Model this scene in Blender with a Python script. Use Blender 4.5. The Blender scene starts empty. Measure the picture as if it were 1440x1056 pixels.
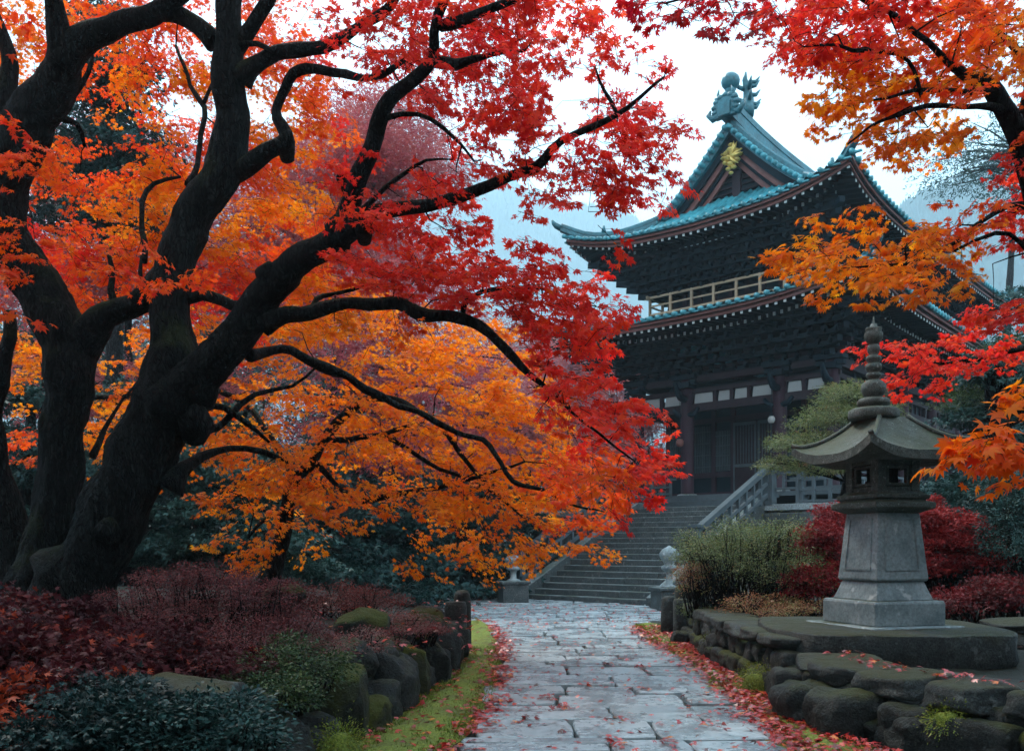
import bpy, bmesh, math, random
import numpy as np
from mathutils import Vector, Matrix, noise as mn

R = math.radians
random.seed(7)
rng = np.random.default_rng(7)
F, HX, HY, CZ = 1247.0, 720.0, 770.0, 1.6      # focal length in photo pixels, vanishing point, eye height

def P(px, py, Y):
    return Vector(((px - HX) / F * Y, Y, CZ + (HY - py) / F * Y))

# ------------------------------------------------------------------ camera, sky, sun
sc = bpy.context.scene
C = bpy.data.collections.new('scene'); sc.collection.children.link(C)
cam = bpy.data.cameras.new('camera'); co = bpy.data.objects.new('camera', cam); sc.collection.objects.link(co)
co.location = (0, 0, CZ); co.rotation_euler = (R(90), 0, 0)
cam.sensor_width = 36; cam.lens = F / 1440 * 36; cam.shift_y = (HY - 528) / 1440
cam.clip_start = 0.05; cam.clip_end = 15000
sc.camera = co

SUN_EL, SUN_AZ = 52, -35       # azimuth measured from +Y towards +X
w = bpy.data.worlds.new('World'); sc.world = w; w.use_nodes = True
nt = w.node_tree; nt.nodes.clear()
out = nt.nodes.new('ShaderNodeOutputWorld')
sky = nt.nodes.new('ShaderNodeTexSky'); sky.sky_type = 'NISHITA'; sky.sun_disc = False
sky.sun_elevation = R(SUN_EL); sky.sun_rotation = R(SUN_AZ); sky.dust_density = 3; sky.air_density = 1.2
bg = nt.nodes.new('ShaderNodeBackground'); bg.inputs[1].default_value = 0.10
nt.links.new(sky.outputs[0], bg.inputs[0])
bc = nt.nodes.new('ShaderNodeBackground')        # the cloud layer
tc = nt.nodes.new('ShaderNodeTexCoord'); nz = nt.nodes.new('ShaderNodeTexNoise')
nz.inputs['Scale'].default_value = 2.2; nz.inputs['Detail'].default_value = 4
cr = nt.nodes.new('ShaderNodeValToRGB')
cr.color_ramp.elements[0].position = .3; cr.color_ramp.elements[0].color = (.74, .87, .95, 1)
cr.color_ramp.elements[1].position = .68; cr.color_ramp.elements[1].color = (.93, .97, 1, 1)
nt.links.new(tc.outputs['Generated'], nz.inputs['Vector']); nt.links.new(nz.outputs[0], cr.inputs[0])
nt.links.new(cr.outputs[0], bc.inputs[0]); bc.inputs[1].default_value = 1.35
mx = nt.nodes.new('ShaderNodeMixShader'); mx.inputs[0].default_value = .86
nt.links.new(bg.outputs[0], mx.inputs[1]); nt.links.new(bc.outputs[0], mx.inputs[2])
nt.links.new(mx.outputs[0], out.inputs[0])

sl = bpy.data.lights.new('sun', 'SUN'); sl.energy = 3.6; sl.angle = R(9); sl.color = (1, .92, .80)
so = bpy.data.objects.new('sun', sl); sc.collection.objects.link(so)
sd = Vector((math.sin(R(SUN_AZ)) * math.cos(R(SUN_EL)), math.cos(R(SUN_AZ)) * math.cos(R(SUN_EL)), math.sin(R(SUN_EL))))
so.rotation_euler = sd.to_track_quat('Z', 'Y').to_euler()

sc.view_settings.view_transform = 'Standard'; sc.view_settings.look = 'None'
sc.view_settings.exposure = 1.45; sc.view_settings.gamma = 1
sc.render.engine = 'CYCLES'
cy = sc.cycles
cy.max_bounces = 7; cy.diffuse_bounces = 3; cy.glossy_bounces = 3; cy.transmission_bounces = 5
cy.transparent_max_bounces = 8; cy.volume_bounces = 2
cy.use_denoising = True; cy.sample_clamp_indirect = 6
cy.use_adaptive_sampling = True

# ------------------------------------------------------------------ tagging
def tag(o, label=None, cat=None, group=None, kind=None):
    if label: o['label'] = label
    if cat: o['category'] = cat
    if group: o['group'] = group
    if kind: o['kind'] = kind
    return o

def empty(name, loc, label, cat, group=None, rz=0):
    o = bpy.data.objects.new(name, None); C.objects.link(o)
    o.empty_display_size = .2
    o.location = loc; o.rotation_euler = (0, 0, rz)
    bpy.context.view_layer.update()
    return tag(o, label, cat, group)

def link(name, me, mat, parent=None, local=False):
    o = bpy.data.objects.new(name, me); C.objects.link(o)
    if mat is not None:
        for m in (mat if isinstance(mat, (list, tuple)) else [mat]): me.materials.append(m)
    if parent is not None:
        o.parent = parent
        if not local:
            rt = parent
            while rt.parent: rt = rt.parent
            o.matrix_parent_inverse = (Matrix.Translation(rt.location) @ rt.rotation_euler.to_matrix().to_4x4()).inverted() if parent is rt else Matrix()
    return o

# ------------------------------------------------------------------ materials
def mat(name):
    m = bpy.data.materials.new(name); m.use_nodes = True
    t = m.node_tree; t.nodes.clear()
    o = t.nodes.new('ShaderNodeOutputMaterial'); b = t.nodes.new('ShaderNodeBsdfPrincipled')
    t.links.new(b.outputs[0], o.inputs[0])
    return m, t, b, o

def ramp(t, fac, stops):
    r = t.nodes.new('ShaderNodeValToRGB'); e = r.color_ramp.elements
    while len(e) < len(stops): e.new(.5)
    for k, (p, c) in enumerate(stops):
        e[k].position = p; e[k].color = (*c, 1)
    if fac is not None: t.links.new(fac, r.inputs[0])
    return r.outputs[0]

def noise(t, scale, detail=5, rough=.6, vec=None, dist=0, dim=None):
    n = t.nodes.new('ShaderNodeTexNoise')
    n.inputs['Scale'].default_value = scale; n.inputs['Detail'].default_value = detail
    n.inputs['Roughness'].default_value = rough; n.inputs['Distortion'].default_value = dist
    if vec is None:
        vec = coord(t)
    t.links.new(vec, n.inputs['Vector'])
    return n.outputs['Fac']

def coord(t, scale=None):
    c = t.nodes.new('ShaderNodeNewGeometry').outputs['Position']
    if scale:
        mp = t.nodes.new('ShaderNodeMapping'); mp.inputs['Scale'].default_value = scale
        t.links.new(c, mp.inputs['Vector']); c = mp.outputs[0]
    return c

def math_(t, op, a, b=None, clamp=False):
    n = t.nodes.new('ShaderNodeMath'); n.operation = op; n.use_clamp = clamp
    for k, v in enumerate((a, b)):
        if v is None: continue
        if isinstance(v, (int, float)): n.inputs[k].default_value = v
        else: t.links.new(v, n.inputs[k])
    return n.outputs[0]

def mix(t, fac, a, b):
    n = t.nodes.new('ShaderNodeMix'); n.data_type = 'RGBA'
    for s, v in ((0, fac), (6, a), (7, b)):
        if isinstance(v, (int, float)): n.inputs[s].default_value = v
        elif isinstance(v, tuple): n.inputs[s].default_value = (*v, 1)
        else: t.links.new(v, n.inputs[s])
    return n.outputs[2]

def bump(t, b, h, strength=.5, dist=.02):
    n = t.nodes.new('ShaderNodeBump'); n.inputs['Strength'].default_value = strength
    n.inputs['Distance'].default_value = dist
    t.links.new(h, n.inputs['Height']); t.links.new(n.outputs[0], b.inputs['Normal'])

def upward(t):
    g = t.nodes.new('ShaderNodeNewGeometry'); s = t.nodes.new('ShaderNodeSeparateXYZ')
    t.links.new(g.outputs['Normal'], s.inputs[0]); return s.outputs[2]

def stone_mat(name, cols, scale=6, moss=.0, mosscol=(.045, .055, .012), rough=(.35, .8), bmp=.6, dist=.012, speck=.95):
    m, t, b, o = mat(name)
    n1 = noise(t, scale, 8, .65); n2 = noise(t, scale * 9, 6, .7); n3 = noise(t, 1.3, 4, .6)
    c = ramp(t, n1, cols)
    c = mix(t, ramp(t, n2, [(.38, (0, 0, 0)), (.68, (speck,) * 3)]), c, tuple(x * .3 for x in cols[0][1]))
    # pale lichen spots
    v = noise(t, scale * 2.3, 3, .5)
    li = ramp(t, v, [(.62, (0, 0, 0)), (.70, (1, 1, 1))])
    c = mix(t, math_(t, 'MULTIPLY', li, .4), c, tuple(min(.6, x * 1.9) for x in cols[-1][1]))
    if moss > 0:
        up = upward(t)
        f = math_(t, 'ADD', math_(t, 'MULTIPLY', up, .45), math_(t, 'ADD', n3, moss - .95))
        f = math_(t, 'ADD', f, math_(t, 'MULTIPLY', n2, .25))
        f = ramp(t, f, [(.18, (0, 0, 0)), (.42, (1, 1, 1))])
        mc = mix(t, noise(t, 30, 4), tuple(x * .35 for x in mosscol), mosscol)
        c = mix(t, f, c, mc)
    t.links.new(c, b.inputs['Base Color']); b.inputs['Specular IOR Level'].default_value = .2
    r = t.nodes.new('ShaderNodeMapRange'); r.inputs[3].default_value = rough[0]; r.inputs[4].default_value = rough[1]
    t.links.new(n1, r.inputs[0]); t.links.new(r.outputs[0], b.inputs['Roughness'])
    h = math_(t, 'ADD', n1, math_(t, 'MULTIPLY', n2, .5))
    bump(t, b, h, bmp, dist)
    return m

def leaf_mat(name, stops, trans=.45, rough=.45, spec=.18):
    m, t, b, o = mat(name)
    a = t.nodes.new('ShaderNodeAttribute'); a.attribute_name = 'tint'
    c = ramp(t, a.outputs['Fac'], stops)
    n = noise(t, 40, 3)
    c2 = mix(t, math_(t, 'MULTIPLY', n, .35), c, tuple(x * .45 for x in stops[len(stops) // 2][1]))
    t.links.new(c2, b.inputs['Base Color']); b.inputs['Roughness'].default_value = rough
    b.inputs['Specular IOR Level'].default_value = spec
    tr = t.nodes.new('ShaderNodeBsdfTranslucent'); t.links.new(c, tr.inputs[0])
    ms = t.nodes.new('ShaderNodeMixShader'); ms.inputs[0].default_value = trans
    t.links.new(b.outputs[0], ms.inputs[1]); t.links.new(tr.outputs[0], ms.inputs[2]); t.links.new(ms.outputs[0], o.inputs[0])
    return m

def plain_mat(name, col, rough=.6, var=.4, scale=8, metal=0, bmp=.2, stretch=None, dist=.006, spec=.12):
    m, t, b, o = mat(name)
    v = coord(t, stretch) if stretch else coord(t)
    n = noise(t, scale, 6, .6, vec=v); n2 = noise(t, .9, 3)
    f = math_(t, 'MULTIPLY', math_(t, 'ADD', n, n2), .5)
    c = ramp(t, f, [(.3, tuple(x * (1 - var) for x in col)), (.7, tuple(min(1, x * (1 + var)) for x in col))])
    t.links.new(c, b.inputs['Base Color']); b.inputs['Roughness'].default_value = rough
    b.inputs['Metallic'].default_value = metal
    b.inputs['Specular IOR Level'].default_value = spec
    bump(t, b, n, bmp, dist)
    return m

def bark_mat(name, col=(.0085, .0098, .0100), moss=.30):
    m, t, b, o = mat(name)
    v = coord(t, (9, 9, 2.6)); n1 = noise(t, 1.3, 9, .75, vec=v, dist=1.1); n2 = noise(t, 22, 5, .7); n3 = noise(t, 1.1, 4)
    vo = t.nodes.new('ShaderNodeTexVoronoi'); vo.feature = 'DISTANCE_TO_EDGE'; vo.inputs['Scale'].default_value = 2.6
    vw = t.nodes.new('ShaderNodeVectorMath'); vw.operation = 'ADD'; t.links.new(v, vw.inputs[0])
    nzc = t.nodes.new('ShaderNodeTexNoise'); nzc.inputs['Scale'].default_value = 1.2; nzc.inputs['Detail'].default_value = 4; t.links.new(v, nzc.inputs['Vector']); t.links.new(nzc.outputs['Color'], vw.inputs[1])
    t.links.new(vw.outputs[0], vo.inputs['Vector']); crack = ramp(t, vo.outputs['Distance'], [(.0, (0, 0, 0)), (.16, (1, 1, 1))])
    c = ramp(t, n1, [(.32, tuple(x * .3 for x in col)), (.52, col), (.66, tuple(x * 3.5 for x in col)), (.8, tuple(x * 6 for x in col))])
    c = mix(t, crack, tuple(x * .15 for x in col), c)
    if moss > 0:
        f = math_(t, 'ADD', math_(t, 'MULTIPLY', upward(t), .25), math_(t, 'ADD', n3, math_(t, 'MULTIPLY', n2, .3)))
        f = ramp(t, f, [(.95 - moss * .6, (0, 0, 0)), (1.15 - moss * .6, (1, 1, 1))])
        c = mix(t, f, c, (.022, .030, .010))
    t.links.new(c, b.inputs['Base Color']); b.inputs['Roughness'].default_value = .7
    b.inputs['Specular IOR Level'].default_value = .06
    bump(t, b, math_(t, 'ADD', math_(t, 'ADD', n1, math_(t, 'MULTIPLY', n2, .35)), math_(t, 'MULTIPLY', crack, .5)), 1.0, .06)
    return m

MAPLE = [(0, (.22, .002, .012)), (.18, (.60, .008, .014)), (.36, (.82, .030, .024)), (.52, (.88, .080, .016)),
         (.68, (.92, .17, .006)), (.84, (.95, .31, .008)), (1, (.95, .48, .02))]
M = dict(
    bark=bark_mat('maple_bark'),
    twig=bark_mat('twig_bark', (.014, .012, .012), 0),
    farbark=bark_mat('far_bark', (.02, .022, .024), .2),
    maple=leaf_mat('maple_leaf', MAPLE, .64),
    mauve=leaf_mat('hazed_maple_leaf', [(0, (.20, .05, .09)), (.4, (.42, .07, .10)), (.7, (.55, .14, .12)), (1, (.30, .16, .20))], .4),  # haze over the distant maples is mixed into this leaf colour
    pine=leaf_mat('evergreen_needle', [(0, (.008, .028, .030)), (.5, (.018, .055, .052)), (1, (.035, .085, .07))], .15, .5),
    shrubg=leaf_mat('shrub_leaf_green', [(0, (.008, .022, .012)), (.5, (.028, .058, .022)), (1, (.11, .14, .045))], .25, .4),
    shrubo=leaf_mat('shrub_leaf_olive', [(0, (.05, .08, .035)), (.5, (.15, .19, .07)), (.8, (.28, .24, .09)), (1, (.30, .11, .06))], .3, .45),
    shrubt=leaf_mat('shrub_leaf_teal', [(0, (.004, .014, .015)), (.5, (.010, .036, .035)), (1, (.030, .08, .07))], .15, .45, .14),
    shrubp=leaf_mat('shrub_leaf_pink', [(0, (.02, .012, .015)), (.4, (.085, .026, .030)), (.75, (.25, .055, .055)), (1, (.22, .15, .13))], .3, .45),
    shrubb=leaf_mat('shrub_leaf_burgundy', [(0, (.012, .005, .009)), (.4, (.034, .007, .011)), (.8, (.085, .011, .015)), (1, (.36, .045, .012))], .25, .5, .10),
    shrubr=leaf_mat('shrub_leaf_red', [(0, (.05, .010, .010)), (.5, (.24, .014, .018)), (1, (.48, .04, .03))], .3, .5),
    litter=leaf_mat('fallen_leaf', [(0, (.09, .03, .02)), (.15, (.20, .010, .015)), (.5, (.46, .014, .018)), (.82, (.62, .045, .02)), (1, (.68, .20, .02))], .15, .35, .6),
    grass=leaf_mat('grass_blade', [(0, (.05, .08, .012)), (.6, (.14, .19, .02)), (1, (.26, .25, .05))], .3, .5),
    paving=None,
    granite=stone_mat('grey_granite', [(.3, (.11, .145, .16)), (.5, (.21, .26, .275)), (.7, (.30, .345, .355))], 3, .16, (.06, .075, .03), (.45, .8), .6, .012, .5),
    roofstone=stone_mat('lantern_roof_stone', [(.3, (.06, .066, .055)), (.5, (.105, .125, .115)), (.7, (.185, .205, .19))], 9, .30, (.07, .085, .05), (.5, .85), .7, .015),
    rock=stone_mat('wall_boulder', [(.3, (.012, .015, .015)), (.5, (.030, .035, .034)), (.7, (.062, .066, .062))], 5, .22, (.05, .058, .014), (.4, .8), 1.0, .07),
    mossrock=stone_mat('mossy_boulder', [(.3, (.012, .016, .014)), (.7, (.045, .05, .04))], 5, .47, (.07, .08, .010), (.5, .9), 1.0, .07),
    cap=stone_mat('wall_cap_stone', [(.3, (.016, .021, .022)), (.5, (.040, .047, .047)), (.7, (.085, .092, .088))], 5, .27, (.045, .048, .014), (.3, .7), 1.0, .05),
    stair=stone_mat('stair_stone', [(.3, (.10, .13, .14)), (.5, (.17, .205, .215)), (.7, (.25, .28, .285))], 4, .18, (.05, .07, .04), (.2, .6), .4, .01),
    base=stone_mat('platform_stone', [(.3, (.16, .20, .215)), (.5, (.26, .31, .325)), (.7, (.36, .40, .41))], 3, .05, (.05, .07, .04), (.4, .8), .3, .01),
    tile=plain_mat('teal_roof_tile', (.034, .19, .235), .38, .8, 4, 0, .5, spec=.3),
    ridge=plain_mat('teal_ridge_tile', (.018, .10, .13), .4, .7, 9, 0, .6, None, .02, .3),
    wood=plain_mat('dark_temple_wood', (.004, .012, .019), .7, .4, 4, 0, .3, (6, 6, 1)),
    column=plain_mat('dark_red_wood', (.026, .014, .022), .55, .35, 4, 0, .3, (8, 8, .8)),
    beam=plain_mat('dark_plum_beam', (.020, .014, .019), .6, .35, 4, 0, .3),
    barge=plain_mat('brown_bargeboard', (.13, .060, .056), .5, .35, 3, 0, .25),
    plaster=plain_mat('grey_white_plaster', (.26, .30, .31), .8, .12, 3, 0, .1),
    rafter_end=plain_mat('white_rafter_end', (.42, .50, .52), .7, .1, 3, 0, .1),
    gold=plain_mat('gilded_ornament', (.55, .42, .13), .42, .5, 14, .3, .9, None, .03),
    palewood=plain_mat('pale_rail_wood', (.34, .27, .19), .6, .25, 5, 0, .2),
    railwood=plain_mat('weathered_rail_wood', (.050, .066, .076), .6, .3, 5, 0, .2),
    glass=plain_mat('dark_lattice', (.02, .035, .045), .4, .3, 5, 0, .1),
    lampwhite=plain_mat('white_lamp_paper', (.26, .28, .28), .6, .1, 5, 0, .1),
)

# paving: wet flagstones
m, t, b, o = mat('wet_flagstone')
n1 = noise(t, 1.7, 6, .6); n2 = noise(t, 14, 7, .7); n3 = noise(t, 60, 3, .6)
gi = t.nodes.new('ShaderNodeNewGeometry').outputs['Random Per Island']
c = ramp(t, n2, [(.3, (.17, .21, .23)), (.5, (.33, .38, .40)), (.72, (.46, .50, .52))])
c = mix(t, math_(t, 'MULTIPLY', gi, .5), c, (.13, .16, .175))
c = mix(t, ramp(t, n1, [(.38, (.55,) * 3), (.50, (0, 0, 0))]), c, (.13, .17, .19))
t.links.new(c, b.inputs['Base Color'])
rr = ramp(t, math_(t, 'ADD', math_(t, 'MULTIPLY', n1, .7), math_(t, 'MULTIPLY', n2, .3)), [(.36, (.07,) * 3), (.47, (.22,) * 3), (.64, (.5,) * 3)])
t.links.new(rr, b.inputs['Roughness']); b.inputs['Specular IOR Level'].default_value = 1.0
bump(t, b, math_(t, 'ADD', math_(t, 'MULTIPLY', n1, .7), math_(t, 'ADD', math_(t, 'MULTIPLY', n2, .7), math_(t, 'MULTIPLY', n3, .12))), .55, .03)
M['paving'] = m
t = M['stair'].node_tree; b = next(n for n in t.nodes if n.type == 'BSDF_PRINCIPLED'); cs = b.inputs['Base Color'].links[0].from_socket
face_shade = ramp(t, upward(t), [(.3, (.42,) * 3), (.75, (1.25,) * 3)])  # light on treads and shade on risers painted into the stone colour
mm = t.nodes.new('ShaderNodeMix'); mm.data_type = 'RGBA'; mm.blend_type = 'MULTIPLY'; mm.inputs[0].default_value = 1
t.links.new(cs, mm.inputs[6]); t.links.new(face_shade, mm.inputs[7]); t.links.new(mm.outputs[2], b.inputs['Base Color'])
# soil
m, t, b, o = mat('leafy_soil')
n1 = noise(t, .8, 6, .6); n2 = noise(t, 16, 6, .7)
c = ramp(t, n2, [(.3, (.005, .006, .005)), (.55, (.013, .013, .009)), (.75, (.035, .018, .014))])
c = mix(t, ramp(t, n1, [(.45, (0, 0, 0)), (.6, (1, 1, 1))]), c, (.010, .015, .006))
t.links.new(c, b.inputs['Base Color']); b.inputs['Roughness'].default_value = .9
bump(t, b, n2, .8, .04); M['soil'] = m
m, t, b, o = mat('moss_turf')
n1 = noise(t, 2.2, 5, .6); n2 = noise(t, 45, 5, .7)
c = ramp(t, n2, [(.3, (.03, .045, .008)), (.5, (.14, .18, .018)), (.72, (.26, .28, .035))])
c = mix(t, ramp(t, n1, [(.5, (0, 0, 0)), (.72, (.7, .7, .7))]), c, (.07, .045, .02))
t.links.new(c, b.inputs['Base Color']); b.inputs['Roughness'].default_value = .95
bump(t, b, n2, .9, .03); M['moss'] = m
m, t, b, o = mat('forested_hillside')
n2 = noise(t, .045, 8, .7)
c = ramp(t, n2, [(.35, (.012, .03, .03)), (.6, (.03, .06, .055))])
t.links.new(c, b.inputs['Base Color']); b.inputs['Roughness'].default_value = 1; M['hill'] = m

# ------------------------------------------------------------------ mesh helpers
class MB:
    def __init__(s): s.v = []; s.f = []; s.n = 0; s.sm = []
    def add(s, V, Fc, smooth=False):
        k = s.n; s.v.extend(V); s.n += len(V)
        s.f.extend([tuple(i + k for i in f) for f in Fc]); s.sm.extend([smooth] * len(Fc))
    def box(s, c, size, rot=None, taper=1.0):
        c = Vector(c); x, y, z = (d / 2 for d in size); V = []
        for sz in (-1, 1):
            q = taper if sz > 0 else 1
            for sx, sy in ((-1, -1), (1, -1), (1, 1), (-1, 1)):
                p = Vector((sx * x * q, sy * y * q, sz * z))
                if rot is not None: p = rot @ p
                V.append(c + p)
        s.add(V, [(0, 3, 2, 1), (4, 5, 6, 7), (0, 1, 5, 4), (1, 2, 6, 5), (2, 3, 7, 6), (3, 0, 4, 7)])
    def bar(s, a, b, wd, ht=None):
        a = Vector(a); b = Vector(b); d = b - a; L = d.length
        if L < 1e-6: return
        ht = ht or wd
        y = d.normalized(); up = Vector((0, 0, 1))
        if abs(y.z) > .98: up = Vector((1, 0, 0))
        x = y.cross(up).normalized(); z = x.cross(y)
        s.box((a + b) / 2, (wd, L, ht), Matrix((x, y, z)).transposed())
    def tube(s, pts, rad, sides=6, jit=0, smooth=True, cap=True):
        pts = [Vector(p) for p in pts]; n = len(pts); V = []; 
        up = Vector((.13, .31, 1)).normalized()
        for i, p in enumerate(pts):
            d = (pts[min(i + 1, n - 1)] - pts[max(i - 1, 0)])
            d = d.normalized() if d.length > 1e-9 else Vector((0, 0, 1))
            if i == 0:
                x = d.cross(up) 
                if x.length < .05: x = d.cross(Vector((1, 0, 0)))
            else: x = x - d * x.dot(d)
            x.normalize(); y = d.cross(x)
            for k in range(sides):
                a = 2 * math.pi * k / sides
                q = x * math.cos(a) + y * math.sin(a)
                r = rad[i]
                if jit:
                    u = p + q * r
                    r *= 1 + jit * (mn.noise(Vector((u.x * 2.2, u.y * 2.2, u.z * 1.3))) * 1.0 + mn.noise(Vector((u.x * 8, u.y * 8, u.z * 2.2))) * .7 + (mn.noise(Vector((u.x * 22, u.y * 22, u.z * 5.0))) * .35 if sides > 12 else 0))
                V.append(p + q * r)
        Fc = []
        for i in range(n - 1):
            for k in range(sides):
                k2 = (k + 1) % sides
                Fc.append((i * sides + k, i * sides + k2, (i + 1) * sides + k2, (i + 1) * sides + k))
        if cap:
            Fc.append(tuple(range(sides - 1, -1, -1))); Fc.append(tuple((n - 1) * sides + k for k in range(sides)))
        s.add(V, Fc, smooth)
    def lathe(s, c, prof, sides=24, smooth=True, a0=0, sq=None):
        c = Vector(c); V = []
        for r, z in prof:
            for k in range(sides):
                a = a0 + 2 * math.pi * k / sides
                V.append(c + Vector((r * math.cos(a), r * math.sin(a), z)))
        Fc = []
        for i in range(len(prof) - 1):
            for k in range(sides):
                k2 = (k + 1) % sides
                Fc.append((i * sides + k, i * sides + k2, (i + 1) * sides + k2, (i + 1) * sides + k))
        Fc.append(tuple(range(sides - 1, -1, -1))); n = len(prof) - 1
        Fc.append(tuple(n * sides + k for k in range(sides)))
        s.add(V, Fc, smooth)
    def grid(s, fn, us, vs, smooth=True, flip=False):
        V = [Vector(fn(u, v)) for v in vs for u in us]; n = len(us); Fc = []
        for j in range(len(vs) - 1):
            for i in range(n - 1):
                q = (j * n + i, j * n + i + 1, (j + 1) * n + i + 1, (j + 1) * n + i)
                Fc.append(q[::-1] if flip else q)
        s.add(V, Fc, smooth)
    def build(s, name, m, parent=None, bevel=0, local=False):
        me = bpy.data.meshes.new(name); me.from_pydata([tuple(v) for v in s.v], [], s.f); me.update()
        me.polygons.foreach_set('use_smooth', s.sm)
        o = link(name, me, m, parent, local)
        if bevel:
            bv = o.modifiers.new('bevel', 'BEVEL'); bv.width = bevel; bv.segments = 2; bv.limit_method = 'ANGLE'; bv.angle_limit = R(35)
        return o

def smooth_path(pts, step=.18):
    """Catmull-Rom through (x,y,z,r) points, sampled about every step metres."""
    q = [np.array(p, float) for p in pts]
    if len(q) == 2: q = [q[0], (q[0] + q[1]) / 2, q[1]]
    q = [2 * q[0] - q[1]] + q + [2 * q[-1] - q[-2]]; o = []
    for i in range(1, len(q) - 2):
        L = np.linalg.norm(q[i + 1][:3] - q[i][:3]); n = max(2, int(L / step))
        for k in range(n):
            t = k / n; a, b_, c_, d = q[i - 1:i + 3]
            o.append(.5 * (2 * b_ + (c_ - a) * t + (2 * a - 5 * b_ + 4 * c_ - d) * t * t + (3 * b_ - a - 3 * c_ + d) * t ** 3))
    o.append(q[-2]); return np.array(o)

# --- leaves: N copies of a small template shape, written as one mesh
def lobed(angles, lens, wid, droop=.18):
    V = [(0, 0, 0)]; Q = []
    for a, L in zip(angles, lens):
        a = R(a); d = np.array((math.cos(a), math.sin(a))); p = np.array((-d[1], d[0])); k = len(V)
        m1 = d * L * .48 + p * wid * L; m2 = d * L * .48 - p * wid * L; tp = d * L
        V += [(*m1, -.02), (*tp, -droop * L), (*m2, -.02)]; Q.append((0, k + 2, k + 1, k))
    return np.array(V, float), np.array(Q)
T_MAPLE = lobed((-82, -42, 0, 42, 82), (.62, .88, 1, .88, .62), .17)
T_MAPLE7 = lobed((-110, -72, -36, 0, 36, 72, 110), (.42, .72, .92, 1.05, .92, .72, .42), .155)
T_TRI = lobed((-55, 0, 55), (.8, 1, .8), .2)
T_OVAL = (np.array([(0, 0, 0), (.5, .24, .03), (1, 0, -.1), (.5, -.24, .03)], float), np.array([(0, 3, 2, 1)]))
T_PAIR = (np.array([(0, 0, 0), (.5, .2, .03), (1, .1, -.1), (.45, -.1, 0), (.1, .5, 0), (.35, 1, -.1), (-.15, .5, 0)], float), np.array([(0, 3, 2, 1), (0, 4, 5, 6)]))

def leaves_mesh(name, pos, dirs, nor, size, tint, tmpl):
    TV, TQ = tmpl; N = len(pos)
    d = dirs / (np.linalg.norm(dirs, axis=1, keepdims=True) + 1e-9)
    n = nor - d * np.sum(nor * d, axis=1, keepdims=True); n /= (np.linalg.norm(n, axis=1, keepdims=True) + 1e-9)
    s = np.cross(n, d)
    V = pos[:, None, :] + size[:, None, None] * (TV[None, :, 0:1] * d[:, None, :] + TV[None, :, 1:2] * s[:, None, :] + TV[None, :, 2:3] * n[:, None, :])
    nv, nq = len(TV), len(TQ)
    Fc = (TQ[None] + (np.arange(N) * nv)[:, None, None]).reshape(-1)
    me = bpy.data.meshes.new(name)
    me.vertices.add(N * nv); me.vertices.foreach_set('co', V.reshape(-1).astype(np.float32))
    me.loops.add(len(Fc)); me.loops.foreach_set('vertex_index', Fc.astype(np.int32))
    me.polygons.add(N * nq); me.polygons.foreach_set('loop_start', (np.arange(N * nq) * 4).astype(np.int32))
    me.update(calc_edges=True)
    at = me.attributes.new('tint', 'FLOAT', 'FACE'); at.data.foreach_set('value', np.repeat(np.clip(tint, 0, 1), nq).astype(np.float32))
    return me

# ------------------------------------------------------------------ terrain
LW = [(4, -1.3), (5.5, -1.38), (7, -1.36), (7.7, -1.22), (9.3, -.98), (11, -.78), (12.9, -.72), (13.6, -.75)]   # foot of the left wall (y, x)
RW = [(5, 3.3), (6.5, 2.95), (8.1, 2.62), (9.3, 2.72), (12.1, 2.72), (14, 2.85), (16, 3.0), (17.2, 3.05)]
RH = [(4.4, 5.4), (4.9, 5.0), (5.4, 4.6), (5.9, 4.2), (6.35, 3.85), (6.75, 3.55), (7.15, 3.3), (7.6, 3.12), (8.1, 3.0), (8.95, 3.05), (9.3, 2.9)] + [q for q in RW if q[0] > 9.5]
def lerp(tab, y):
    return float(np.interp(y, [a for a, _ in tab], [b for _, b in tab]))
def sst(a, b, x):
    t_ = min(1, max(0, (x - a) / (b - a))); return t_ * t_ * (3 - 2 * t_)
def H(x, y):
    z = 0.0
    lw = lerp(LW, y) - .22; rw = lerp(RH, y) + .28
    if y < 24:
        if x < lw + .1:
            z += sst(lw + .1, lw - .1, x) * (.50 + .10 * sst(0, 5, lw - x) + .25 * sst(9, 13, y) * sst(.5, 4, lw - x)) * (1 - sst(13.3, 13.9, y) * sst(-4, -1.5, x) ) * (1 - .5 * sst(17, 24, y))
    else:
        z += .42 * sst(lw, lw - 4, x)
    if x > rw - .1:
        z += sst(rw - .1, rw + .1, x) * (.36 + .14 * sst(8.8, 9.6, y) + .3 * sst(10, 18, y) * sst(0, 3, x - rw)) * (1 - sst(17, 18, y) * sst(6.5, 4.5, x))
    z += sst(30, 75, y) * sst(0, -14, x) * 9 + sst(75, 200, y) * 14
    z += sst(50, 90, y) * sst(15, 40, x) * 8
    if abs(x - 1.2) > 3.5: z += .05 * mn.noise(Vector((x * .7, y * .7, 0)))
    return z - .015

def axis(lo, hi, d0, mid, grow=1.12):
    a = [mid]; d = d0
    while a[-1] < hi: a.append(a[-1] + d); d *= grow if a[-1] > mid + 12 else 1
    b_ = []; x = mid; d = d0
    while x > lo: x -= d; b_.append(x); d *= grow if x < mid - 10 else 1
    return b_[::-1] + a
mb = MB()
mb.grid(lambda x, y: (x, y, H(x, y)), axis(-5000, 5000, .14, 1.0), axis(-300, 4500, .2, 9))
tag(mb.build('ground', M['soil']), 'dark leafy soil under the trees and shrubs', kind='structure')

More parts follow.
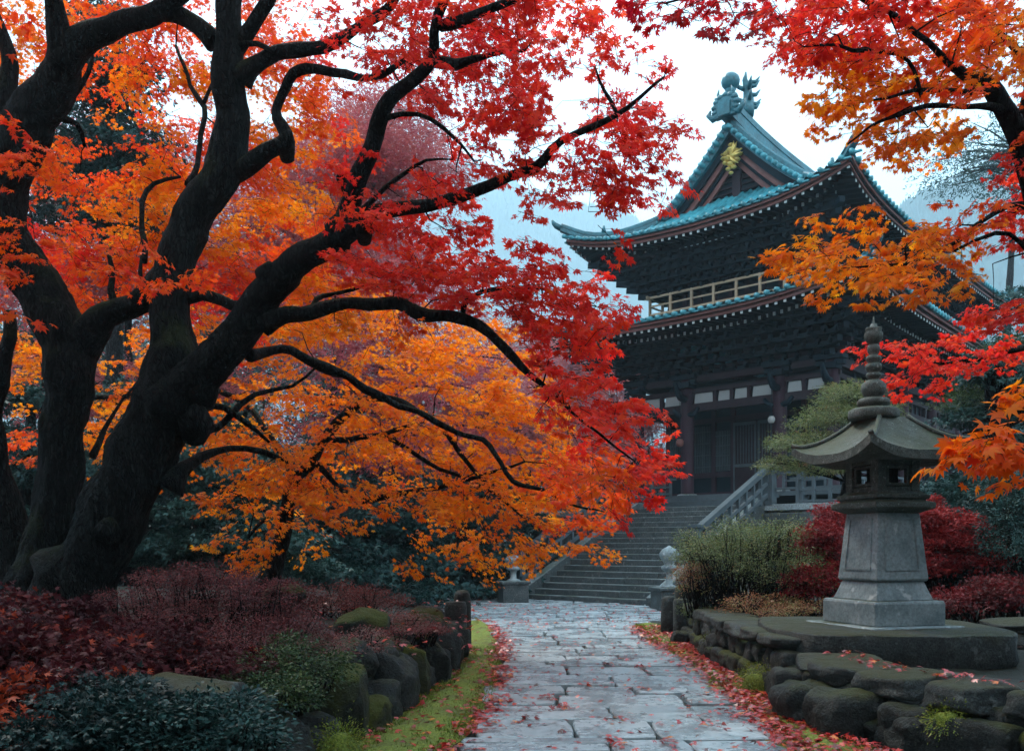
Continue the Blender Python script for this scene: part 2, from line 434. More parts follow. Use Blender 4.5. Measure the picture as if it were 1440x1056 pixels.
# grass / moss verges between the path and the walls
PL = [(5, -.62), (6.5, -.55), (7, -.48), (8, -.30), (9, -.2), (12, -.15), (15, -.22), (18, -.42), (19.5, -.8), (21, -1.6)]
PR = [(5, 2.2), (7, 2.22), (9, 2.32), (12, 2.42), (15, 2.28), (16.6, 2.35), (18.2, 2.5), (19.5, 3.2), (21, 4.6)]
for nm, a, b_, lab in (('moss_verge', LW, PL, 'mossy green grass strip between the left boulder wall and the path'),
                       ('moss_verge', PR, RW, 'mossy green strip covered in fallen leaves beside the right wall')):
    mb = MB()
    y1 = 19.6 if a is LW else 18.4
    mb.grid(lambda u, v: (lerp(a, v) * (1 - u) + lerp(b_, v) * u + (.05 * mn.noise(Vector((v * 3, u, 3))) if 0 < u else -.15),
                          v, .012 + .05 * math.sin(math.pi * u) + .02 * mn.noise(Vector((u * 6, v * 5, 1)))),
            [k / 12 for k in range(13)], list(np.arange(4.6, y1, .12)))
    tag(mb.build(nm, M['moss']), lab, kind='structure')

# paved path and plaza: individually cut wet slabs
mb = MB()
def slab(x0, x1, y0, y1):
    g = .006 + .008 * random.random(); h = .018 + .034 * random.random(); gy = random.uniform(.006, .026)
    tx, ty = random.uniform(-.010, .010), random.uniform(-.016, .020)
    j = lambda s=.014: random.uniform(-s, s)
    n = []
    c = [(x0 + g + j(), y0 + gy + j()), (x1 - g + j(), y0 + gy + j()), (x1 - g + j(), y1 - gy + j()), (x0 + g + j(), y1 - gy + j())]
    ring = []
    for i in range(4):
        a, b2 = c[i], c[(i + 1) % 4]; L = math.hypot(b2[0] - a[0], b2[1] - a[1]); m_ = max(2, int(L / .22))
        for k in range(m_):
            f_ = k / m_; e = j(.012) if k else 0
            ring.append((a[0] + (b2[0] - a[0]) * f_ + e, a[1] + (b2[1] - a[1]) * f_ + e))
    # round the corners a little
    ring = [(.08 * ring[i - 1][0] + .84 * ring[i][0] + .08 * ring[(i + 1) % len(ring)][0], .08 * ring[i - 1][1] + .84 * ring[i][1] + .08 * ring[(i + 1) % len(ring)][1]) for i in range(len(ring))]
    cx, cy_ = (x0 + x1) / 2, (y0 + y1) / 2; m_ = len(ring); V = []
    for sc_, dz in ((1, -.06), (1, h - .012), (None, h), ):
        for (x, y) in ring:
            if sc_ is None:
                dx, dy = cx - x, cy_ - y; L = math.hypot(dx, dy); x += dx / L * .014; y += dy / L * .014
            V.append((x, y, dz + (tx * (x - cx) + ty * (y - cy_) if dz > 0 else 0)))
    V.append((cx, cy_, h + .003)); Fc = []
    for r_ in range(2):
        for i in range(m_):
            i2 = (i + 1) % m_; Fc.append((r_ * m_ + i, r_ * m_ + i2, (r_ + 1) * m_ + i2, (r_ + 1) * m_ + i))
    for i in range(m_): Fc.append((2 * m_ + i, 2 * m_ + (i + 1) % m_, 3 * m_))
    mb.add([Vector(v) for v in V], Fc)
y = 4.4
while y < 19.6:
    d = random.uniform(.42, .75) * (1 + .02 * y)
    xl, xr = lerp(PL, y + d / 2) - .05 + random.uniform(-.1, .12), lerp(PR, y + d / 2) + .05 + random.uniform(-.12, .1)
    x = xl
    while x < xr - .15:
        wd = random.uniform(.6, 1.35); x2 = x + wd
        if x2 > xr - .4: x2 = xr
        if random.random() < .22 and wd > .9:
            s_ = y + d * random.uniform(.4, .6); slab(x, x2, y, s_); slab(x, x2, s_, y + d)
        else: slab(x, x2, y, y + d)
        x = x2
    y += d
while y < 29:
    d = random.uniform(.6, .95); x = -2.4 - random.random() * .5 - (3 if y > 22 else 0); xr = 4.9 if y > 20.6 else 3.6
    while x < xr:
        x2 = x + random.uniform(.7, 1.5); slab(x, min(x2, xr + .3), y, y + d); x = x2
    y += d
tag(mb.build('paved_path', M['paving']), 'wet grey flagstone path leading to the temple stairs', kind='structure')

# hills
def hill(pts, Y0, depth, lab, seed):
    px = [p[0] for p in pts]; zs = [P(0, p[1], Y0).z for p in pts]; xs = [(p - HX) / F * Y0 for p in px]
    mb = MB(); us = list(np.linspace(xs[0], xs[-1], 150)); vs = [-1, -.8, -.6, -.45, -.3, -.2, -.1, 0, .15, .4, 1]
    def fn(u, v):
        z = float(np.interp(u, xs, zs)); k = (1 - abs(v) ** 1.3)
        n_ = mn.fractal(Vector((u * 9 / Y0 + seed, v * 4, 0)), 1, 2, 5)
        return (u, Y0 + v * depth, -5 + (z + 5) * k + n_ * (.013 * Y0) * (k > 0))
    mb.grid(fn, us, vs)
    o = tag(mb.build('hill', M['hill']), lab, kind='structure')
    # its far-off wood: cone-like crowns, too many to count
    tv = MB()
    for k in range(9000):
        u = random.uniform(xs[0], xs[-1]); v = -abs(random.gauss(0, .3)) 
        if v < -.9: continue
        x, y_, z = fn(u, v); h = random.uniform(7, 15) * Y0 / 900; r_ = h * .3
        a0 = random.random() * 6; V = [Vector((x + r_ * math.cos(a0 + a) * (.6 + .8 * random.random()), y_ + r_ * math.sin(a0 + a), z - 2 + h * .2)) for a in np.arange(0, 6.2, 1.256)]
        V2 = [Vector((x + .45 * (p.x - x), y_ + .45 * (p.y - y_), z + h * .6)) for p in V]; V3 = [Vector((x + random.uniform(-1, 1), y_, z + h))]
        Fc = [(i, (i + 1) % 5, 5 + (i + 1) % 5, 5 + i) for i in range(5)] + [(5 + i, 5 + (i + 1) % 5, 10) for i in range(5)]
        tv.add(V + V2 + V3, Fc)
    tag(tv.build('hillside_forest', M['hill']), 'distant misty conifers covering ' + lab, 'forest', kind='stuff')
hill([(100, 330), (300, 210), (480, 205), (600, 232), (700, 262), (780, 288), (860, 312), (960, 345), (1100, 420), (1300, 520)], 1900, 640, 'the pale blue hill behind the maple', 1)
hill([(1130, 420), (1230, 330), (1290, 285), (1340, 262), (1400, 235), (1500, 190), (1650, 120), (1900, 60), (2200, 100)], 1050, 420, 'the blue green hill to the right of the temple roof', 9)

# ------------------------------------------------------------------ the temple (local x along the front, y into the depth)
TO = Vector((6.46, 31.9, 0)); TR = math.atan2(-.667, .745)
T = empty('temple_hall', TO, 'dark two-tiered wooden temple hall with curved teal tiled roofs', 'temple', rz=TR)
def tw(x, y, z): return TO + Matrix.Rotation(TR, 3, 'Z') @ Vector((x, y, z))
def tb(mb, name, m, parent=T, bevel=0): return mb.build(name, m, parent, bevel, local=True)

HWU, LU, ZU, LIFTU = 5.79, 21.9, 13.28, .80      # upper eave: half width, depth, height, corner lift
RISE, GB = 4.35, 3.3                              # ridge above eave, gable set-back
LOW_E = 1.12                                      # lower eave reaches this much further out
def corner_lift(x, y, hw, y0, y1, lift):
    """Upturn of an eave rectangle: grows towards its corners along both edges."""
    ax = abs(x) / hw; ym = (y0 + y1) / 2; ay = abs(y - ym) / ((y1 - y0) / 2)
    ea = math.exp(-max(0, hw - abs(x)) / 1.7); eb = math.exp(-max(0, min(y - y0, y1 - y)) / 1.7)
    side = max(0, ay) ** 7 * ea      # on the long sides
    front = max(0, ax) ** 2.6 * eb
    return lift * min(1, max(front, side, ea * eb))
def prof(d, run=HWU, rise=RISE):
    x = max(0, d) / run
    return rise * (.42 * x + .58 * x * x)
def zroof(x, y):
    """Top of the upper roof: hipped skirt below, gabled block above."""
    ds = HWU - abs(x); df = min(y, LU - y)
    base = prof(ds) if GB <= y <= LU - GB else min(prof(ds), prof(df))
    return ZU + base + corner_lift(x, y, HWU, 0, LU, LIFTU)
def tiles_side(mb, sgn, y0, y1, over=0.0):
    """One long slope with round tile rows running up it."""
    n = int((y1 - y0) / .085)
    ys = [y0 + (y1 - y0) * i / n for i in range(n + 1)]
    def fn(v, y):
        d = v * HWU; x = sgn * (HWU - d)
        yc = y
        lim = d if v < GB / HWU - .005 else GB - .5      # below the gable the slope is cut along the hips
        yc = min(max(y, lim), LU - lim)
        z = ZU + prof(d) + corner_lift(x, yc, HWU, 0, LU, LIFTU)
        ph = (yc / .40) % 1; rib = max(0, math.cos((ph - .5) * 2 * math.pi)) * .13
        st = (d / .30) % 1
        return (x, yc, z + rib + .03 * (1 - st))
    mb.grid(lambda y, v: fn(v, y), ys, [i / 46 for i in range(47)], smooth=False, flip=(sgn > 0))
def tiles_front(mb, ya, sg):
    n = int(2 * HWU / .085); xs = [-HWU + 2 * HWU * i / n for i in range(n + 1)]
    def fn(x, v):
        d = v * (GB + .25); xc = max(-HWU + d, min(HWU - d, x)); y = ya + sg * d
        z = ZU + prof(d) + corner_lift(xc, min(max(y, 0), LU), HWU, 0, LU, LIFTU)
        ph = (xc / .34) % 1; rib = max(0, math.cos((ph - .5) * 2 * math.pi)) * .085
        return (xc, y, z + rib + .03 * (1 - (d / .30) % 1))
    mb.grid(fn, xs, [i / 16 for i in range(17)], smooth=False)
mb = MB()
tiles_side(mb, 1, 0, LU); tiles_side(mb, -1, 0, LU); tiles_front(mb, 0, 1); tiles_front(mb, LU, -1)
uroof = tb(mb, 'upper_roof', M['tile'])

def perimeter(hw, y0, y1, step):
    """Points and outward normals round an eave rectangle."""
    o = []
    n = int(2 * hw / step)
    for i in range(n + 1): o.append((-hw + 2 * hw * i / n, y0, 0, -1))
    n = int((y1 - y0) / step)
    for i in range(1, n + 1): o.append((hw, y0 + (y1 - y0) * i / n, 1, 0))
    n = int(2 * hw / step)
    for i in range(1, n + 1): o.append((hw - 2 * hw * i / n, y1, 0, 1))
    n = int((y1 - y0) / step)
    for i in range(1, n): o.append((-hw, y1 - (y1 - y0) * i / n, -1, 0))
    return o
def eave(hw, y0, y1, zb, lift, up_in, parent, zoff=0):
    """Eave edge: round end tiles, fascia boards, soffit, two rows of rafters with pale ends."""
    L = lambda x, y: zb + corner_lift(x, y, hw, y0, y1, lift)
    ends, fas, raf, tips = MB(), MB(), MB(), MB()
    for (x, y, nx, ny) in perimeter(hw, y0, y1, .34):
        z = L(x, y)
        c = Vector((x + nx * .03, y + ny * .03, z + .03)); d = Vector((nx, ny, 0))
        ends.tube([c - d * .16 + Vector((0, 0, .03)), c + d * .10], [.085, .085], 7)
        ends.box(c - Vector((0, 0, .045)) + Vector((-ny, nx, 0)) * .17, (.26 if nx == 0 else .10, .26 if ny == 0 else .10, .05))
    tb(ends, 'eave_tile', M['tile'], parent)
    per = perimeter(hw, y0, y1, .3)
    for inset, zt, hh in ((.05, -.10, .09), (.16, -.21, .12)):
        for i in range(len(per)):
            a, b2 = per[i], per[(i + 1) % len(per)]
            sc1 = lambda q: Vector((q[0] * (1 - inset / hw), (q[1] - (y0 + y1) / 2) * (1 - inset / ((y1 - y0) / 2)) + (y0 + y1) / 2, L(q[0], q[1]) + zt))
            A, B = sc1(a), sc1(b2); fas.bar(A, B, .07, hh)
    tb(fas, 'fascia_board', M['barge'], parent)
    for row, (inn, dz, ln) in enumerate(((.22, -.30, 1.6), (1.1, -.50, 2.2))):
        for (x, y, nx, ny) in perimeter(hw, y0, y1, .31):
            if nx == 0: X, Y = x * (1 - inn / hw), y - ny * inn
            else: X, Y = x - nx * inn, y + ( -1 if y > (y0 + y1) / 2 else 1) * inn * abs(y - (y0 + y1) / 2) / ((y1 - y0) / 2)
            z = L(x, y) + dz + (.10 if row else 0)
            # rafters shorten near the hips
            room = (hw - abs(X)) if nx == 0 else min(Y - y0, y1 - Y)
            l2 = min(ln, max(.25, room))
            a = Vector((X, Y, z)); b2 = a - Vector((nx, ny, 0)) * l2 + Vector((0, 0, up_in * l2))
            raf.bar(a, b2, .09, .12)
            tips.box(a + Vector((nx, ny, 0)) * .012, (.088, .03, .118) if nx == 0 else (.03, .088, .118))
    nf = len(raf.f); raf.add(tips.v, tips.f); ro = tb(raf, 'rafters', [M['wood'], M['rafter_end']], parent)
    for p_ in list(ro.data.polygons)[nf:]: p_.material_index = 1
    # soffit boards
    so_ = MB(); rings = []
    for k, inn in enumerate((.1, .8, 1.6, 2.6, 3.4)):
        rings.append([Vector((x * (1 - inn / hw), (y - (y0 + y1) / 2) * (1 - inn / ((y1 - y0) / 2)) + (y0 + y1) / 2,
                              zb + corner_lift(x, y, hw, y0, y1, lift) * (1 - k * .22) - .20 + up_in * inn)) for (x, y, _, _) in per])
    n = len(per); V = [v for r_ in rings for v in r_]
    so_.add(V, [(k * n + i, (k + 1) * n + i, (k + 1) * n + (i + 1) % n, k * n + (i + 1) % n) for k in range(4) for i in range(n)])
    tb(so_, 'soffit', M['wood'], parent)
eave(HWU, 0, LU, ZU, LIFTU, .16, uroof)

# ridges: main ridge, gable ridges, corner ridges, all stacked bands of tile
def band(mb, pts, wd, ht, cap=.09):
    for i in range(len(pts) - 1):
        a, b2 = Vector(pts[i]), Vector(pts[i + 1])
        mb.bar(a, b2, wd, ht)
        mb.bar(a + Vector((0, 0, ht * .18)), b2 + Vector((0, 0, ht * .18)), wd + .06, ht * .12)
    mb.tube([Vector(p) + Vector((0, 0, ht / 2)) for p in pts], [cap] * len(pts), 8)
ZR = ZU + RISE
mb = MB()
ry = list(np.linspace(GB - .75, LU - GB + .75, 26))
rpts = [(0, y, ZR + .28 + .35 * abs((y - LU / 2) / (LU / 2 - GB)) ** 3) for y in ry]
band(mb, rpts, .46, .72, .17)
for sgn in (1, -1):                # gable ridges run down the slopes beside each gable
    for yg in (GB - .35, LU - GB + .35):
        pts = []
        for k in range(15):
            d = HWU - (HWU - 2.0) * k / 14 if False else HWU * (1 - k / 14 * .62)
            pts.append((sgn * (HWU - d), yg, ZU + prof(d) + .16))
        band(mb, pts, .34, .38, .12)
    for y0_, dr in ((0, 1), (LU, -1)):     # hips
        pts = []
        for k in range(14):
            d = (GB + .3) * (1 - k / 13) - .12 * (k == 13); x = sgn * (HWU - d); y = y0_ + dr * d
            pts.append((x, y, ZU + prof(d) + corner_lift(x, min(max(y, 0), LU), HWU, 0, LU, LIFTU) + .16 + .22 * (k / 13) ** 6))
        band(mb, pts, .22, .26, .08)
        e = Vector(pts[-1]); dd = Vector((sgn, -dr, 0)).normalized()
        mb.tube([e, e + dd * .20 + Vector((0, 0, .10)), e + dd * .30 + Vector((0, 0, .20)), e + dd * .36 + Vector((0, 0, .32))], [.13, .12, .09, .04], 8)
        mb.tube([Vector(pts[9]) + Vector((0, 0, .15)), Vector(pts[9]) + Vector((0, 0, .45))], [.12, .05], 7)
tb(mb, 'ridge', M['ridge'], uroof)

# finials: a ball on a carved demon tile at the front of the ridge and a leaping dolphin form behind
mb = MB(); fy = ry[0]; fz = rpts[0][2]
mb.lathe((0, fy + .35, fz + .3), [(.22, 0), (.26, .12), (.18, .28), (.15, .42), (.22, .50)], 12)
mb.lathe((0, fy + .35, fz + .78), [(.06, 0), (.23, .07), (.33, .20), (.36, .34), (.32, .49), (.20, .61), (.05, .66)], 16)
tb(mb, 'ball_finial', M['ridge'], uroof)
mb = MB()
mb.box((0, fy - .02, fz + .02), (.85, .22, .80)); mb.box((0, fy - .1, fz - .1), (.5, .2, .5))
for k in range(9):
    a = R(-20 + k * 27.5); p = Vector((math.cos(a) * .46, fy - .04, fz + .02 + math.sin(a) * .42))
    mb.lathe(p - Vector((0, 0, .12)), [(.03, 0), (.13, .06), (.15, .13), (.10, .21), (.02, .25)], 8)
for s_ in (-1, 1):
    mb.tube([(s_ * .25, fy, fz - .2), (s_ * .55, fy - .05, fz - .32), (s_ * .72, fy - .05, fz - .12), (s_ * .66, fy, fz + .06)], [.14, .13, .10, .04], 8)
    mb.tube([(s_ * .18, fy, fz + .3), (s_ * .32, fy - .05, fz + .55), (s_ * .26, fy - .08, fz + .72)], [.09, .06, .02], 6)
tb(mb, 'demon_tile', M['ridge'], uroof)
mb = MB(); q = Vector((0, fy + 1.65, fz + .25))
mb.tube([q, q + Vector((.0, .05, .35)), q + Vector((0, .22, .72)), q + Vector((0, .12, 1.1)), q + Vector((0, -.10, 1.42)), q + Vector((0, -.06, 1.72))], [.30, .27, .21, .17, .11, .03], 9, jit=.4)
for h, l, s_ in ((.35, .36, 1), (.6, .40, -1), (.85, .36, 1), (1.1, .40, -1), (1.35, .32, 1), (1.2, .3, 1), (.5, .42, 1)):
    for xx in (-.06, .06):
        mb.tube([q + Vector((xx, .1, h)), q + Vector((xx * 4, .1 + s_ * l * .7, h + .06)), q + Vector((xx * 6, .1 + s_ * l, h + .26))], [.10, .08, .02], 6)
tb(mb, 'dolphin_finial', M['ridge'], uroof)

for s_ in (-1, 1):        # round verge tiles laid out over the gable rakes
    for yg, o_ in ((GB - .78, 1), (LU - GB + .78, -1)):
        mb = MB()
        for k in range(17):
            d = HWU * (1 - (k + .4) / 17 * .60); z = ZU + prof(d) + .10
            mb.tube([(s_ * (HWU - d), yg, z), (s_ * (HWU - d), yg + o_ * .75, z + .02)], [.10, .10], 8)
        tb(mb, 'verge_tiles', M['tile'], uroof)
# gable
zg0 = ZU + prof(GB)
n = 24; xs = [-2.6 + 5.2 * i / n for i in range(n + 1)]
for yg in (LU - GB - .25, GB + .25):
    gab = MB(); V = []
    for x in xs: V += [Vector((x, yg, zg0 - .1)), Vector((x, yg, max(zg0 - .05, ZU + prof(HWU - abs(x)) - .06)))]
    gab.add(V, [(2 * i, 2 * i + 2, 2 * i + 3, 2 * i + 1) for i in range(n)])
    gable = tb(gab, 'gable', M['wood'])
for off, hh, yo, m_, nm in ((-.20, .34, -.30, 'wood', 'rake_board'), (-.52, .26, -.16, 'barge', 'bargeboard'), (-.78, .13, -.04, 'wood', 'rake_board'), (-1.0, .20, .04, 'barge', 'bargeboard')):
    mb = MB()
    for s_ in (-1, 1):
        for k in range(16):
            d0 = HWU * (1 - k / 16 * .60); d1 = HWU * (1 - (k + 1) / 16 * .60)
            a = Vector((s_ * (HWU - d0), GB + yo, ZU + prof(d0) + off)); b2 = Vector((s_ * (HWU - d1), GB + yo, ZU + prof(d1) + off))
            if b2.z - hh / 2 < zg0 - .55: break
            mb.bar(a, b2, .10, hh)
    tb(mb, nm, M[m_], gable)
mb = MB()
for k in range(7): mb.box((0, GB + .2, zg0 + .1 + k * .22), (3.9 - k * .5, .10, .05))
mb.box((0, GB + .12, zg0 + .55), (.34, .14, 1.1))
tb(mb, 'gable_strut', M['beam'], gable)
# gilded pendant: layered leaf scrolls
mb = MB(); gz = ZR - 1.02
for (dx, dz, r_) in ((0, .30, .28), (-.24, .22, .22), (.24, .22, .22), (-.38, .05, .19), (.38, .05, .19), (-.12, -.02, .26), (.14, -.04, .25), (-.28, -.18, .19), (.27, -.18, .19), (0, -.32, .24), (-.14, -.5, .16), (.13, -.48, .16), (0, -.72, .13), (.45, .22, .13), (-.45, .24, .13), (0, .55, .16)):
    r_ *= .78; dx *= .85; dz *= .85
    mb.lathe((dx, GB - .36 + abs(dx) * .15, gz + dz - r_ * .6), [(.02, 0), (r_ * .7, r_ * .25), (r_, r_ * .6), (r_ * .7, r_ * .95), (.02, r_ * 1.2)], 7, smooth=False, a0=dx * 5)
for k in range(5):
    a = R(-70 + k * 31 + 15 * (k % 2)); mb.tube([(0, GB - .42, gz), (math.cos(a) * .3, GB - .5, gz + .1 + math.sin(a) * .3), (math.cos(a + .35) * .52, GB - .42, gz + .05 + math.sin(a + .35) * .52)], [.07, .06, .015], 5)
tb(mb, 'gilded_pendant', M['gold'], gable)

# lower roof skirt
HWL, YL0, YL1, ZL, LIFTL = HWU + LOW_E, -LOW_E, LU + LOW_E, 9.72, .62
BX, BY = 3.25, 2.55                                     # balcony half width and front line
def zl(d): return ZL + 1.15 * (.5 * (d / 3.7) + .5 * (d / 3.7) ** 2)
mb = MB()
per = perimeter(HWL, YL0, YL1, .085); rings = []
DR = HWL - BX
for k in range(15):
    d = DR * k / 14; ring = []
    for (x, y, nx, ny) in per:
        if nx == 0: X, Y = x * (1 - d / HWL), y - ny * d
        else: X, Y = x - nx * d, (y - (YL0 + YL1) / 2) * (1 - d / ((YL1 - YL0) / 2)) + (YL0 + YL1) / 2
        ph = ((x if nx == 0 else y) / .34) % 1
        ring.append(Vector((X, Y, zl(d) + corner_lift(x, y, HWL, YL0, YL1, LIFTL) * (1 - d / DR) + .085 * max(0, math.cos((ph - .5) * 2 * math.pi)) + .03 * (1 - (d / .3) % 1))))
    rings.append(ring)
n = len(per)
mb.add([v for r_ in rings for v in r_], [(k * n + i, k * n + (i + 1) % n, (k + 1) * n + (i + 1) % n, (k + 1) * n + i) for k in range(14) for i in range(n)])
lroof = tb(mb, 'lower_roof', M['tile'])
eave(HWL, YL0, YL1, ZL, LIFTL, .12, lroof)
for sx in (-1, 1):
    for y0_, dr in ((YL0, 1), (YL1, -1)):
        mb = MB(); pts = []
        for k in range(12):
            d = DR * .9 * (1 - k / 11); x = sx * (HWL - d); y = y0_ + dr * d
            pts.append((x, y, zl(d) + LIFTL * (1 - d / DR) ** 2.2 + .15 + .2 * (k / 11) ** 6))
        band(mb, pts, .22, .24, .08)
        e = Vector(pts[-1]); dd = Vector((sx, -dr, 0)).normalized()
        mb.tube([e, e + dd * .2 + Vector((0, 0, .1)), e + dd * .28 + Vector((0, 0, .2)), e + dd * .33 + Vector((0, 0, .3))], [.12, .11, .08, .04], 8)
        tb(mb, 'hip_ridge', M['ridge'], lroof)

# stepped bracket tiers under both roofs
def brackets(name, hx0, y0, hx1, y1, z0, z1, tiers, depth_y, sp):
    mb = MB()
    for k in range(tiers):
        f_ = k / (tiers - 1); f2 = f_ ** .9
        hx = hx0 + (hx1 - hx0) * f2; yf = y0 + (y1 - y0) * f2; yb = depth_y - yf; z = z0 + (z1 - z0) * f_
        for a, b2 in (((-hx, yf), (hx, yf)), ((hx, yf), (hx, yb)), ((-hx, yf), (-hx, yb))):
            mb.bar((*a, z), (*b2, z), .14, .15)
            L = math.hypot(b2[0] - a[0], b2[1] - a[1]); nn = max(2, int(L / sp))
            dx, dy = (b2[0] - a[0]) / L, (b2[1] - a[1]) / L
            nx, ny = (0, -1) if abs(dx) > .5 else ((1, 0) if a[0] > 0 else (-1, 0))
            for i in range(nn + 1):
                cx, cy_ = a[0] + dx * L * i / nn, a[1] + dy * L * i / nn
                c_ = Vector((cx, cy_, z))
                mb.box(c_ + Vector((nx, ny, 0)) * .10 + Vector((0, 0, .13)), (.17, .17, .10))
                mb.bar(c_ + Vector((nx, ny, 0)) * -.5 + Vector((0, 0, -.02)), c_ + Vector((nx, ny, 0)) * (.24 + .08 * (i % 2)) + Vector((0, 0, .03)), .09, .12)
    # corner arms
        for sx in (-1, 1):
            c_ = Vector((sx * hx, yf, z)); d = Vector((sx, -1, 0)).normalized()
            mb.bar(c_ - d * .7, c_ + d * .55 + Vector((0, 0, .04)), .18, .2)
    return tb(mb, name, M['wood'])
brackets('bracket_tiers', BX + .15, BY + .1, HWU - 1.0, 1.1, 11.75, ZU - .32, 6, LU, .46)
brackets('bracket_tiers', 4.1, 2.0, HWL - 1.2, .15, 8.25, ZL - .35, 5, LU, .46)

# upper storey body and balcony
mb = MB(); mb.box((0, LU / 2, 12.4), (2 * BX - .9, LU - 2 * BY - .9, 3.4)); body = tb(mb, 'upper_wall', M['wood'])
mb = MB()
for i in range(9): mb.box((-2.7 + 5.4 * i / 8, BY + .40, 11.9), (.16, .12, 2.2))
for z in (11.2, 12.1, 12.7): mb.box((0, BY + .39, z), (5.6, .1, .12))
tb(mb, 'wall_framing', M['beam'], body)
mb = MB()
mb.box((0, LU / 2, 10.83), (2 * BX + .5, LU - 2 * BY + .5, .14)); mb.box((0, LU / 2, 10.64), (2 * BX + .2, LU - 2 * BY + .2, .2))
bal = tb(mb, 'balcony', M['beam'])
mb = MB()
def rail(mb, a, b2, z, n, hgt=.78, th=.075):
    a, b2 = Vector((*a, z)), Vector((*b2, z)); d = (b2 - a).normalized()
    for h, w_ in ((hgt, th * 1.1), (hgt * .55, th * .8), (.08, th)):
        mb.bar(a - d * .25 * (h == hgt) + Vector((0, 0, h)), b2 + d * .25 * (h == hgt) + Vector((0, 0, h)), w_, w_)
    for i in range(n + 1):
        p = a + (b2 - a) * i / n; mb.box(p + Vector((0, 0, hgt / 2 + .02)), (th * 1.2, th * 1.2, hgt + .06))
rail(mb, (-BX - .1, BY - .1), (BX + .1, BY - .1), 10.92, 7)
rail(mb, (BX + .1, BY - .1), (BX + .1, LU - BY), 10.92, 18); rail(mb, (-BX - .1, BY - .1), (-BX - .1, LU - BY), 10.92, 18)
tb(mb, 'balcony_rail', M['palewood'], bal)

# ground storey
ZV, YC = 3.55, 2.09
colx = [-3.7, -1.41, 2.37, 4.29]
ctop = 8.2
def column(x, y):
    mb = MB(); mb.lathe((x, y, ZV), [(.30, 0), (.31, .05), (.25, .10), (.25, .9), (.26, 2.5), (.25, ctop - ZV)], 20)
    c_ = tb(mb, 'column', M['column'])
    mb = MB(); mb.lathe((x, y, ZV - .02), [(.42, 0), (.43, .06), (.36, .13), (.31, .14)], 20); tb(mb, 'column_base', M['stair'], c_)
for x in colx: column(x, YC)
for y in (5.6, 9.2, 12.8, 16.4, 19.8): column(4.29, y); 
for y in (5.6, 9.2, 12.8): column(-3.7, y)
mb = MB()
for z, hh, th in ((6.98, .30, .20), (7.62, .16, .16), (8.1, .32, .26)):
    mb.box((.295, YC, z), (8.6, th, hh)); mb.box((4.29, YC + 9, z), (th, 18.2, hh)); mb.box((-3.7, YC + 9, z), (th, 18.2, hh))
for x in (-2.55, -.2, .5, 1.2, 3.3): mb.box((x, YC, 7.32), (.14, .15, .44))
for k in range(9): mb.box((4.29, YC + .9 + 1.8 * k, 7.32), (.15, .14, .44))
for k in (0, 1): mb.box((.295, YC - .05 - .1 * k, 8.42 + .25 * k), (9 + k * .5, .2, .12))
tb(mb, 'tie_beam', M['beam'])
for a, b2 in ((-3.42, -2.66), (-2.44, -1.7), (-1.12, -.30), (-.10, .42), (.58, 1.12), (1.3, 2.08), (2.66, 3.2), (3.4, 4.0)):
    mb = MB(); c_ = (a + b2) / 2; hh = .40
    mb.add([Vector((a, YC + .02, 7.14)), Vector((b2, YC + .02, 7.14)), Vector((b2 - .05, YC + .02, 7.53)), Vector((a + .05, YC + .02, 7.53)),
            Vector((a, YC + .07, 7.14)), Vector((b2, YC + .07, 7.14)), Vector((b2 - .05, YC + .07, 7.53)), Vector((a + .05, YC + .07, 7.53))],
           [(0, 1, 2, 3), (7, 6, 5, 4), (0, 4, 5, 1), (1, 5, 6, 2), (2, 6, 7, 3), (3, 7, 4, 0)])
    tb(mb, 'plaster_panel', M['plaster'])
# curved bracket arms at the column heads
for x in colx:
    mb = MB()
    for s_ in (-1, 1):
        mb.tube([(x, YC - .1, 6.7), (x + s_ * .35, YC - .1, 6.75), (x + s_ * .55, YC - .1, 6.98)], [.14, .11, .07], 7)
        mb.box((x + s_ * .33, YC - .12, 7.95), (.3, .3, .16))
    mb.tube([(x, YC, 7.3), (x, YC - .5, 7.35), (x, YC - .8, 7.6), (x, YC - .85, 7.85)], [.15, .14, .11, .05], 8)
    mb.box((x, YC - .1, 7.85), (.55, .55, .2)); mb.box((x, YC - .1, 8.15), (1.0, .5, .16))
    tb(mb, 'column_bracket', M['wood'])
# inner wall behind the porch: panels, lattice windows, doors
YI = YC + 2.1
mb = MB(); mb.box((.295, YI + .12, 5.9), (7.9, .2, 4.7)); mb.box((.3, LU / 2 + 2, 5.9), (7.7, LU - 8, 4.7)); iw = tb(mb, 'hall_wall', M['wood'])
mb = MB()
for x in (-3.55, -2.6, -1.41, -.55, 1.55, 2.37, 3.3, 4.15): mb.box((x, YI, 5.6), (.18, .16, 4.1))
for z in (3.75, 4.55, 6.75): 
    mb.box((-2.1, YI, z), (3.1, .13, .20)); mb.box((2.85, YI, z), (2.7, .13, .20))
mb.box((.5, YI, 6.75), (2.2, .13, .22))
tb(mb, 'wall_post', M['column'], iw)
for (xc, zc, wd, hh) in ((-3.07, 5.6, .78, 1.9), (-2.0, 5.6, .95, 1.9), (-.98, 5.5, .66, 1.6), (1.96, 5.6, .64, 1.8), (2.83, 5.6, .74, 1.8), (3.73, 5.6, .66, 1.8)):
    mb = MB(); mb.box((xc, YI - .02, zc), (wd, .06, hh)); wdw = tb(mb, 'lattice_window', M['glass'], T)
    mb = MB()
    for i in range(9): mb.box((xc - wd / 2 + wd * (i + .5) / 9, YI - .08, zc), (.028, .04, hh))
    for i in range(4): mb.box((xc, YI - .075, zc - hh / 2 + hh * (i + .5) / 4), (wd, .03, .03))
    tb(mb, 'lattice', M['railwood'], wdw)
